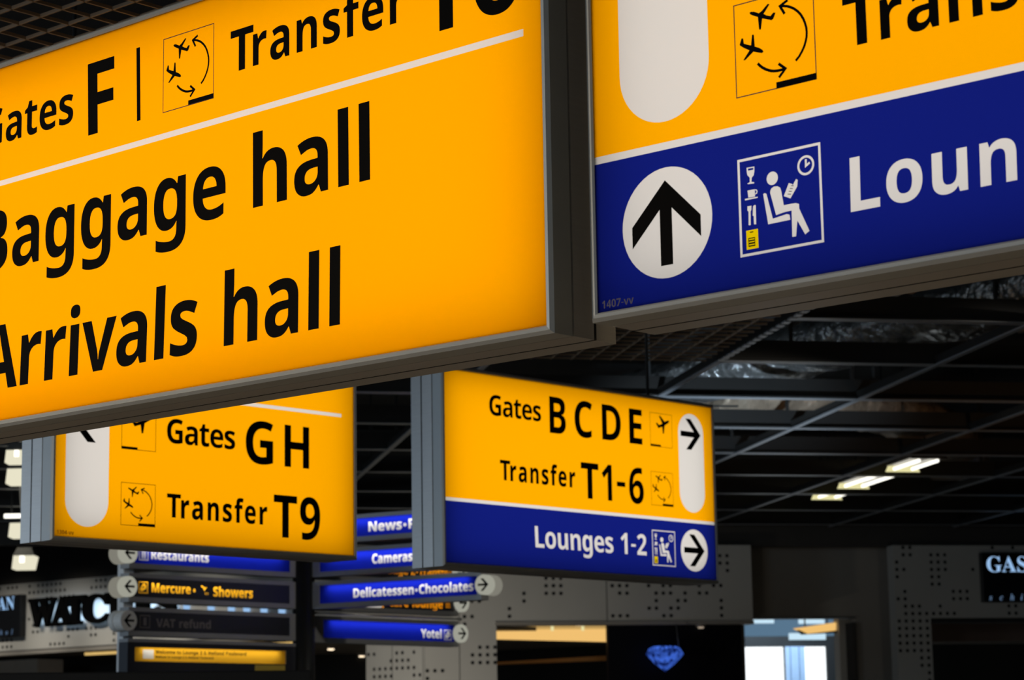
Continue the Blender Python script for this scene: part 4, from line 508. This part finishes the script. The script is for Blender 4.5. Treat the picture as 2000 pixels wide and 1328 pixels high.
m = M().box(-.9, .20, .45, .9, -1.65, 1.372); struct(FL.mesh('wall_pier', m, pbr('beige_pier', (.55, .46, .36), .6)))
m = M().box(10.6, 14.5, 27.6, 27.7, 1.30, 1.56); struct(FB.mesh('trim_6', m, pbr('brown_soffit', (.16, .11, .085), .5)))

# ------------------------------------------------------------------ store signs
t = FL.root('store_sign', 'large black halo-lit letters spelling WATCHES on the left store front', 'store sign', (2.0, -.1, 1.76))
x = .655
for ch, x0, x1 in (('W', .655, 1.15), ('A', 1.10, 1.475), ('T', 1.375, 1.725), ('C', 1.705, 2.16), ('H', 2.19, 2.62), ('E', 2.66, 3.0), ('S', 3.06, 3.38)):
    lp = glyph_loops('s' + ch); xs = [p[0] for l in lp for p in l]; zs = [p[1] for l in lp for p in l]
    a, b = min(xs), max(xs); lo, hi = min(zs), max(zs)
    lp = [[(x0 + (p[0] - a) / (b - a) * (x1 - x0), 1.76 + (p[1] - lo) / (hi - lo) * .345) for p in l] for l in lp]
    lp = fatten(lp, .018)
    mb = M().fill(lp, -.11)
    for l in lp:
        k = len(l); mb.add([(p[0], -.11, p[1]) for p in l] + [(p[0], -.05, p[1]) for p in l], [(i, (i + 1) % k, k + (i + 1) % k, k + i) for i in range(k)])
    mb.fill(lp, -.05)
    FL.mesh('letter', mb, 'letterblack', t)
    FL.lamp('letter_halo', ((x0 + x1) / 2, -.04, 1.93), .95, (.48, .70, 1.0), (x1 - x0) * .75, .26, t, 'back')
for q in (.815, 1.28, 1.55, 1.76, 2.26, 2.73, 3.21): FL.mesh('standoff', M().box(q - .012, q + .012, -.05, 0, 1.9, 1.93), 'black', t)
def store_box(F, label, x0, x1, z0, z1, y, big, small):
    t = F.root('store_sign', label, 'store sign', ((x0 + x1) / 2, y, z0))
    F.mesh('sign_box', M().box(x0, x1, y - .09, y, z0, z1), 'storeblack', t, bevel=.008)
    txt, xl, xr, zb, sy = big
    lp = word(txt, 0, zb, sy, kind='s'); xs = [p[0] for l in lp for p in l]; k = (xr - xl) / (max(xs) - min(xs)); a = min(xs)
    F.mesh('lettering', M().fill([[(xl + (p[0] - a) * k, p[1]) for p in l] for l in lp], y - .092), 'storeletter', t)
    txt, xl, xr, zb, sy = small
    for i, ch in enumerate(txt):
        F.mesh('small_letter', M().fill(word(ch, xl + (xr - xl) * i / (len(txt) - 1), zb, sy, kind='i'), y - .092), 'storedim', t)
store_box(FB, 'black store sign with blue-white serif letters on the right store front', 10.975, 12.16, 1.694, 2.283, 26.3, ('GASSAN', 11.036, 12.09, 2.052, .19), ('schiphol', 11.05, 11.97, 1.717, .075))
store_box(FL, 'black store sign with blue-white serif letters beside the WATCHES letters', -.68, .485, 1.638, 2.195, 0, ('GASSAN', -.60, .352, 2.006, .175), ('schiphol', -.50, .305, 1.677, .07))

# blue gem on its wire in front of the show window
gx, gy, gz = 7.035, 26.12, 1.055
t = FB.root('diamond_display', 'glowing blue cut diamond hanging in the dark show window', 'display', (gx, gy, .91))
v = []; f = []; n = 16
for rr, zz in ((.125, 1.200), (.185, 1.175), (.222, 1.112), (.222, 1.102)):
    for i in range(n):
        a = 2 * math.pi * (i + (.5 if rr == .185 else 0)) / n; v.append((gx + rr * math.cos(a), gy + rr * .6 * math.sin(a), zz))
for rr, zz in ((.12, 1.00),):
    for i in range(n):
        a = 2 * math.pi * (i + .5) / n; v.append((gx + rr * math.cos(a), gy + rr * .6 * math.sin(a), zz))
v.append((gx, gy, .91)); v.append((gx, gy, 1.2))
for k in range(4):
    for i in range(n):
        a, b, c, d = k * n + i, k * n + (i + 1) % n, (k + 1) * n + (i + 1) % n, (k + 1) * n + i
        f += [(a, b, d), (b, c, d)]
for i in range(n): f += [(4 * n + i, 4 * n + (i + 1) % n, 5 * n), (5 * n + 1, (i + 1) % n, i)]
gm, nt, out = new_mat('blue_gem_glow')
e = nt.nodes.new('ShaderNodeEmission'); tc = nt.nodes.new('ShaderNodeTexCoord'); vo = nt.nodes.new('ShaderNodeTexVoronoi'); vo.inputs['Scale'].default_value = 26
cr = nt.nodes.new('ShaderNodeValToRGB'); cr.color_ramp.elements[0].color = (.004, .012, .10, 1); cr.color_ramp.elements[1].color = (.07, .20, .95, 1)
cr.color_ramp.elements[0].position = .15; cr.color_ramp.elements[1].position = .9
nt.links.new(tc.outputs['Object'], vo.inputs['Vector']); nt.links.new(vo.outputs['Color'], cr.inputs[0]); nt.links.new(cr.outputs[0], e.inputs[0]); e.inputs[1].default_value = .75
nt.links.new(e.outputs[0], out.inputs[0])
FB.mesh('gem', M().add(v, f), gm, t)
FB.mesh('wire', M().tube([(gx + .17, gy, 1.17), (gx + .17, gy + .1, 1.46)], .004), pbr('thin_wire', (.2, .2, .2), .4, .5), t)
# plain black kiosk along the bottom left
FK = Frame(11.5)
t = FB.mesh('kiosk', M().box(-2.2, 1.83, 16.0, 16.5, -1.65, .590), 'black', bevel=.01)
tag(t, 'plain black kiosk edge along the bottom left of the picture', 'kiosk')

# ------------------------------------------------------------------ backlit overhead signs
def off(r, d): return (r[0] - d, r[1] + d, r[2] - d, r[3] + d)
def sign(F, label, x0, x1, z0, z1, yellow, blue, black, white, lines=(), extra=(), power=1.0, group='overhead wayfinding signs'):
    t = F.root('overhead_sign', label, 'sign', ((x0 + x1) / 2, .115, z0 - .02), group)
    r = (x0, x1, z0, z1)
    F.mesh('frame', M().loft([(*off(r, 0), .006), (*off(r, 0), -.002), (*off(r, .004), -.006), (*off(r, .011), -.004), (*off(r, .0125), -.006), (*off(r, .020), .004), (*off(r, .020), .069), (*off(r, .010), .069)], cap0=False, cap1=False), 'frame', t)
    F.mesh('housing', M().loft([(*off(r, -.004), .135), (*off(r, -.004), .009), (*off(r, .009), .009), (*off(r, .009), .0765), (*off(r, .019), .077), (*off(r, .019), .151), (*off(r, .006), .152), (*off(r, .006), .159), (*off(r, .019), .160), (*off(r, .019), .234)],
                               ms=[1, 1, 2, 0, 0, 2, 2, 2, 0]), ['alu', 'inside', 'gap'], t)
    for x in (x0 + (x1 - x0) * .08, x0 + (x1 - x0) * .8):
        F.mesh('suspension_rod', M().tube([(x, .115, z1 + .018), (x, .115, 3.7)], .009), 'black', t)
    fp = F.mesh('face_panel', M().box(x0, x1, .003, .006, z0, z1), 'acrylic', t)
    for nm, mat, loops in (('yellow_film', 'yellow', yellow), ('blue_film', 'blue', blue)):
        if loops: F.mesh(nm, M().fill(loops, 0), mat, fp)
    for nm, loops in white: F.mesh(nm, M().fill(loops, 0), 'clear', fp)
    for nm, groups, mat in black:
        mb = M()
        for lp in groups: mb.fill(lp, -.0012)
        F.mesh(nm, mb, mat, fp)
    for nm, lp, mat, y in extra: F.mesh(nm, M().fill(lp, y), mat, fp)
    F.lamp('sign_tubes', ((x0 + x1) / 2, .112, (z0 + z1) / 2), math.pi * (x1 - x0 - .05) * (z1 - z0 - .05) * 1.03 * power, (1, .985, .97), x1 - x0 - .05, z1 - z0 - .05, t)
    return t
FA = Frame(-41.4962, .08361, 5.45901); FBs = Frame(-41.4962, .19937, 5.31445)
FC = Frame(46.2799, -2.06518, 10.48812); FD = Frame(46.2799, -.36432, 12.28340)
W = word
# A: baggage hall / arrivals hall
stripe = [(-2.62, 1.7170), (-.0588, 1.7249), (-.0588, 1.7433), (-2.62, 1.7329)]
ink, fr = picto_transfer(-1.411, 1.7967, .2165)
sign(FA, 'yellow overhead sign reading Baggage hall and Arrivals hall', -2.75, 0, 1.0, 2.09,
     [rect(-2.75, 0, 1.0, 2.09), stripe], [],
     [('lettering', [W('Gates', -2.2658, 1.8504, .1144, .1150, -.008)], 'ink'), ('lettering', [W('F', -1.7715, 1.7948, .2167, .2127, 0, -.0322)], 'ink'),
      ('divider_bar', [[[(-1.5303, 2.0131), (-1.5143, 2.0131), (-1.5078, 1.7956), (-1.5237, 1.7953)]]], 'ink'),
      ('pictogram', ink, 'ink'), ('pictogram_border', [fr], 'brownline'),
      ('lettering', [W('T', -1.129, 1.8539, .1183, .1228), W('ransfer', -1.0469, 1.8546, .1165, .1105, .0433)], 'ink'),
      ('lettering', [W('T', -.4056, 1.7989, .2167, .2251)], 'ink'), ('lettering', [W('6', -.2297, 1.8015, .2167, .212)], 'ink'),
      ('lettering', [W('Baggage', -2.2872, 1.4568, .190, .1908, -.0107, -.0015)], 'ink'), ('lettering', [W('hall', -1.0530, 1.4589, .1961, .1891, -.0157, -.0068)], 'ink'),
      ('lettering', [W('Arrivals', -2.2493, 1.0942, .1937, .1940, -.0388, .0359)], 'ink'), ('lettering', [W('hall', -1.1681, 1.0963, .1953, .1892, -.0115, .0134)], 'ink')],
     [('stripe', [stripe])])
# B: transfer over lounges
stripe = [(0, 1.3516), (2.3, 1.3375), (2.3, 1.3550), (0, 1.3691)]
pl = pill(.081, .339, 1.416, 1.985); dc = circle(.2068, 1.1809, .1281)
ink, fr = picto_transfer(.412, 1.4288, .2155)
lw, card, lb = picto_lounge(.408, 1.0685, .2205)
lo = W('Lounges', .6840, 1.1223, .1174, .1188, .0267, .0189)
sign(FBs, 'near right yellow and blue overhead sign with a black up arrow in a white disc', 0, 2.3, 1.0, 2.09,
     [[(0, 1.3691), (2.3, 1.3550), (2.3, 2.09), (0, 2.09)], pl], [[(0, 1.0), (2.3, 1.0), (2.3, 1.3375), (0, 1.3516)], dc, card] + lw + lo,
     [('arrow', [[arrow(.210, 1.855, .129)]], 'ink'), ('arrow', [[arrow(.2055, 1.1809, .128)]], 'ink'), ('pictogram', ink, 'ink'), ('pictogram_border', [fr], 'brownline'),
      ('lettering', [W('T', .6964, 1.4823, .1155, .1224), W('ransfer', .7808, 1.4809, .1145, .1126)], 'ink'),
      ('card_slot', lb[:1], 'ink'), ('card_window', lb[1:2], 'ink')] + [('newspaper_line', [q], 'ink') for q in lb[2:]] + [('serial_print', [W('1407-vv', .012, 1.0085, .018)], 'tinyblue')],
     [('stripe', [stripe]), ('arrow_field', [pl]), ('arrow_disc', [dc]), ('lounge_pictogram', lw), ('lettering', lo)],
     extra=[('boarding_card', [card], 'card', 0)])
# C: gates G H
stripe = rect(.35, 1.731, 1.6955, 1.7125); pl = pill(.0566, .2952, 1.051, 1.655)
i1, f1 = picto_takeoff(.3640, 1.4235, .1985); i2, f2 = picto_transfer(.3652, 1.0705, .1985)
sign(FC, 'yellow overhead sign reading Gates G H and Transfer T9, behind the baggage hall sign', 0, 1.815, 1.0, 2.04,
     [rect(0, 1.815, 1.0, 2.04), stripe, pl], [],
     [('arrow', [[arrow(.176, 1.53, .12, 'left')]], 'ink'), ('pictogram_plane', i1[:1], 'ink'), ('pictogram_runway', i1[1:], 'ink'), ('pictogram_border', [f1], 'brownline'), ('pictogram', i2, 'ink'), ('pictogram_border', [f2], 'brownline'),
      ('lettering', [W('Gates', .6181, 1.4739, .1152, .1142, -.0602)], 'ink'), ('lettering', [W('G', 1.0890, 1.4171, .2085, .2116)], 'ink'), ('lettering', [W('H', 1.3289, 1.4165, .2078, .1958)], 'ink'),
      ('lettering', [W('T', .6284, 1.1229, .1115, .1082), fatten(W('ransfer', .7053, 1.1225, .1105, .0941, .1057), .0011)], 'ink'), ('lettering', [W('T', 1.2791, 1.0662, .2074, .1990)], 'ink'), ('lettering', [W('9', 1.4451, 1.0650, .2090, .1883)], 'ink'),
      ('serial_print', [W('1304-vv', .012, 1.010, .018)], 'tinyred')],
     [('stripe', [stripe]), ('arrow_field', [pl])], power=1.1)
# D: gates B C D E / lounges 1-2
stripe = rect(0, 2.245, 1.3255, 1.3435); pl = pill(1.928, 2.159, 1.388, 1.974); dc = circle(2.0455, 1.1651, .123)
i1, f1 = picto_takeoff(1.673, 1.753, .198); i2, f2 = picto_transfer(1.669, 1.409, .197)
lw, card, lb = picto_lounge(1.667, 1.061, .205)
lo = W('Lounges', .6725, 1.1138, .1161, .1151, -.0255, -.0368) + W('1', 1.3831, 1.1147, .1186, .1157) + W('-', 1.3831 + .801 * .1157, 1.118, .13, .1157) + W('2', 1.3831 + 1.252 * .1157, 1.1147, .1186, .1157)
sign(FD, 'yellow and blue overhead sign reading Gates B C D E and Lounges 1-2', 0, 2.245, 1.0, 2.03,
     [rect(0, 2.245, 1.3435, 2.03), pl], [rect(0, 2.245, 1.0, 1.3255), dc, card] + lw + lo,
     [('arrow', [[arrow(2.041, 1.851, .12, 'right')]], 'ink'), ('arrow', [[arrow(2.0455, 1.1651, .122, 'right')]], 'ink'), ('pictogram_plane', i1[:1], 'ink'), ('pictogram_runway', i1[1:], 'ink'), ('pictogram_border', [f1], 'brownline'), ('pictogram', i2, 'ink'), ('pictogram_border', [f2], 'brownline'),
      ('lettering', [W('Gates', .3305, 1.8102, .1121, .1126, -.0564)], 'ink'),
      ('lettering', [W('B', .7937, 1.7546, .2045, .1802)], 'ink'), ('lettering', [W('C', 1.0071, 1.7531, .2047, .1955)], 'ink'), ('lettering', [W('D', 1.2290, 1.7545, .2032, .1952)], 'ink'), ('lettering', [W('E', 1.4641, 1.7528, .2026, .1958)], 'ink'),
      ('lettering', [W('T', .4132, 1.4636, .1091, .1054), fatten(W('ransfer', .4872, 1.4635, .1085, .0911, .1246), .0013)], 'ink'),
      ('lettering', [W('T', 1.0610, 1.4091, .2020, .1955)], 'ink'), ('lettering', [W('1', 1.2268, 1.4090, .2047, .1735)], 'ink'), ('hyphen', [W('-', 1.3574, 1.4146, .2529, .2146)], 'ink'), ('lettering', [W('6', 1.4656, 1.4084, .2059, .1821)], 'ink'),
      ('card_slot', lb[:1], 'ink'), ('card_window', lb[1:2], 'ink')] + [('newspaper_line', [q], 'ink') for q in lb[2:]],
     [('stripe', [stripe]), ('arrow_field', [pl]), ('arrow_disc', [dc]), ('lounge_pictogram', lw), ('lettering', lo)],
     extra=[('boarding_card', [card], 'card', 0)], power=1.18)

# ------------------------------------------------------------------ directory signpost with lit arms
MA['armframe'] = pbr('arm_frame_grey', (.26, .26, .26), .5, .3, .08, 8)
MA['post'] = pbr('side_post_grey', (.80, .80, .78), .5, .0, .05, 5)
MA['poleblack'] = pbr('pole_black', (.010, .010, .009), .4)
MA['drum'] = emit('drum_rim_glow', (.60, .58, .48), .34)  # disc rims glow by themselves in place of light falling on them
MA['drumlit'] = emit('arrow_drum_lit', (.60, .60, .50), .55)
MA['drumdim'] = pbr('arrow_drum_unlit', (.80, .78, .72), .5)
MA['yellowarm'] = film('welcome_yellow_film', (.95, .52, .03), (.6, .35, .03))
MA['indicator'] = emit('orange_indicator', (1.0, .35, .05), 1.2)
MA['steelpole'] = pbr('thin_steel_tube', (.5, .5, .48), .35, .6)
PX, PY = -1.625, 18.0
Q1 = Frame(46.3, PX, PY); Q2 = Frame(-31, PX, PY)
post = Q1.root('directory_signpost', 'black pole directory with stacked blue and dark arms, round arrow discs at their ends', 'signpost', (0, 0, -1.65))
Q2.b = Q1.b
Q1.mesh('pole', M().tube([(0, 0, -1.65), (0, 0, 1.9)], .085, n=32), 'poleblack', post)
Q1.mesh('side_post', M().box(-1.605, -1.515, .125, .20, -1.65, 1.62), 'post', post, bevel=.004)
def span(txt, xl, xr, z0, sy):
    lp = word(txt, 0, z0, sy); xs = [p[0] for l in lp for p in l]; k = (xr - xl) / (max(xs) - min(xs)); a = min(xs)
    return fatten([[(xl + (p[0] - a) * k, p[1]) for p in l] for l in lp], sy * .022)
def arm(F, label, x0, x1, f0, f1, zb, filmmat, text, textmat, drum_x, d, lit=1.0, drum='drumlit'):
    h = .138; r = (f0, f1, zb, zb + h); o = (x0, x1, zb - .037, zb + h + .030)
    a = F.mesh('direction_arm', M().loft([(*off(r, -.001), .088), (*off(r, -.001), .007), (*r, -.003), (*o, -.004), (o[0], o[1], o[2], o[3], .10)], ms=[1, 1, 0, 0]), ['armframe', 'inside'], post)
    a.rotation_euler = (0, 0, F.a - Q1.a); a['label'] = label
    if lit:
        F.mesh('face_panel', M().box(*off(r, -.0015)[:2], .004, .006, zb + .0015, zb + h - .0015), 'acrylic', a)
        F.mesh('face_film', M().fill([rect(*r)] + text, 0), filmmat, a)
        if text: F.mesh('lettering', M().fill(text, 0), textmat, a)
        F.lamp('arm_tube', ((f0 + f1) / 2, .040, zb + h - .012), math.pi * (f1 - f0 - .1) * .05 * lit * 2.9, (1, 1, 1), f1 - f0 - .14, .05, a, 'down', R(-38))
    else:
        F.mesh('face_film', M().fill([rect(*r)], 0), 'darkfilm', a)
        if text: F.mesh('lettering', M().fill(text, -.001), 'dimfilm', a)
    if drum_x is not None:
        cz = zb + .069; rr = .074
        F.mesh('arrow_disc', M().tube([(drum_x, .012, cz), (drum_x, -.030, cz), (drum_x, -.034, cz)], [rr, rr, rr * .95], n=40, smooth=False), drum, a)
        F.mesh('disc_rim', M().tube([(drum_x, .062, cz), (drum_x, .014, cz)], [rr * .97] * 2, n=40, smooth=False).tube([(drum_x, .115, cz), (drum_x, .066, cz)], [rr * 1.02] * 2, n=40, smooth=False), 'drum' if drum == 'drumlit' else 'drumdim', a)
        F.mesh('arrow', M().fill([arrow(drum_x, cz, rr * .80, d)], -.036), 'ink', a)
    return a
def icon(x, z, wd, kind):
    fr = [rect(x, x + wd, z, z + wd), rect(x + .07 * wd, x + .93 * wd, z + .07 * wd, z + .93 * wd)]
    g = lambda p: place(p, x, z, wd)
    if kind == 'fork': return fr + [g(rect(.28, .38, .14, .86)), g(rect(.46, .54, .14, .86)), g(rect(.62, .72, .14, .86))]
    if kind == 'bed': return fr + [g([(.16, .40), (.45, .80), (.66, .86), (.84, .60), (.78, .40), (.40, .16), (.2, .2)]), g([(.42, .50), (.56, .66), (.64, .56), (.52, .42)])]
    if kind == 'shower': return [g([(.06, .95), (.40, .78), (.70, .78), (.52, .60), (.40, .40), (.28, .70), (.02, .82)])] + [g(rect(.45 + .12 * i, .50 + .12 * i, .1, .32)) for i in range(4)]
    if kind == 'list': return [g(rect(.1, .9, .12 + .28 * i, .28 + .28 * i)) for i in range(3)]
    return fr + [g(rect(.35, .65, .2, .8))]
arm(Q1, 'lit blue arm reading Restaurants', -1.655, -.075, -1.605, -.14, 1.400, 'bluearm', span('Restaurants', -1.456, -.927, 1.437, .066) + icon(-1.565, 1.424, .082, 'fork'), 'armwhite', -1.674, 'left', 1.8)
arm(Q1, 'black arm with orange hotel name and Showers', -1.655, -.075, -1.605, -.14, 1.160, 'darkfilm', span('Mercure', -1.448, -1.094, 1.199, .064) + [circle(-1.060, 1.225, .013, 16)] + span('Showers', -.881, -.504, 1.190, .068) + icon(-1.567, 1.188, .083, 'bed') + icon(-1.0, 1.188, .083, 'shower'), 'amber', -1.674, 'left', 2.2)
arm(Q1, 'unlit dark arm reading VAT refund', -1.655, -.075, -1.605, -.14, .918, 'darkfilm', span('VAT refund', -1.405, -.905, .951, .058) + icon(-1.553, .94, .092, 'info'), 'dimfilm', -1.674, 'left', 0, 'drumdim')
arm(Q1, 'dark arm behind the News arm', .075, 1.66, .20, 1.62, 1.648, 'darkfilm', [], 'orange', 1.675, 'right', 0, 'drumdim')
arm(Q1, 'black arm with orange lettering behind the Cameras arm', .075, 1.66, .20, 1.62, 1.400, 'darkfilm', span('Lounge 2\u2022Transfer', .78, 1.60, 1.436, .066), 'orange', 1.675, 'right', 1.6)
arm(Q1, 'black arm with orange lounge lettering behind the Delicatessen arm', .075, 1.66, .20, 1.62, 1.160, 'darkfilm', span('Baby care lounge', .62, 1.489, 1.178, .072) + icon(1.515, 1.178, .07, 'list'), 'orange', 1.690, 'right', 2.2)
arm(Q1, 'lowest lit blue arm on the right side of the pole', .075, 1.66, .20, 1.62, .912, 'bluearm', span('Yotel', 1.245, 1.472, .939, .066) + icon(1.503, .925, .082, 'bed'), 'armwhite', 1.675, 'right', 1.5)
arm(Q2, 'topmost lit blue arm reading News', .075, 1.60, .15, 1.565, 1.648, 'bluearm', span('News\u2022Perfumes', .606, 1.50, 1.681, .071), 'armwhite', 1.638, 'right', 1.8)
arm(Q2, 'lit blue arm reading Cameras', .075, 1.60, .15, 1.565, 1.400, 'bluearm', span('Cameras', .637, .998, 1.437, .070), 'armwhite', 1.638, 'right', 2.0)
arm(Q2, 'lit blue arm reading Delicatessen Chocolates', .075, 1.60, .15, 1.565, 1.158, 'bluearm', span('Delicatessen\u2022Chocolates', .464, 1.531, 1.190, .066), 'armwhite', 1.638, 'right', 1.7)
# the welcome board under the left arms
wb = Q1.mesh('welcome_board', M().loft([(-1.594, -.182, .704, .803, .088), (-1.594, -.182, .704, .803, .007), (-1.595, -.181, .703, .804, -.003), (-1.66, -.075, .28, .838, -.004), (-1.66, -.075, .28, .838, .10)], ms=[1, 1, 0, 0]), ['darkfilm', 'inside'], post)
wb['label'] = 'black board with yellow lit welcome strip'
Q1.mesh('board_edge', M().box(-1.66, -.075, -.006, .10, .838, .862), 'armframe', wb)
Q1.mesh('face_panel', M().box(-1.594, -.182, .004, .006, .7045, .8025), 'acrylic', wb)
logo = rect(-1.521, -1.425, .722, .786)
Q1.mesh('face_film', M().fill([rect(-1.595, -.181, .703, .804), logo], 0), 'yellowarm', wb)
Q1.mesh('white_patch', M().fill([logo], 0), 'clear', wb)
Q1.mesh('lettering', M().fill(span('Welcome to Lounge 2 & Holland Boulevard', -1.409, -.566, .760, .024), -.001).fill(span('Welkom in Lounge 2 & Holland Boulevard', -1.412, -.877, .729, .016), -.001), 'brownline', wb)
Q1.lamp('board_tube', (-.89, .04, .795), math.pi * 1.3 * .05 * 3.5, (1, .95, .85), 1.3, .05, wb, 'down', R(-38))
Q1.mesh('yellow_label', M().box(-.486, -.192, -.008, -.004, .640, .694), pbr('yellow_label_print', (.55, .38, .04), .6), wb)
Q1.mesh('indicator_light', M().tube([(-1.575, .126, .640), (-1.575, .108, .640)], .016), 'indicator', post)
# thin steel rail between the right hand arms
Q1.mesh('steel_rail', M().tube([(.09, -.03, 1.098), (1.67, -.03, 1.096)], .010), 'steelpole', post)
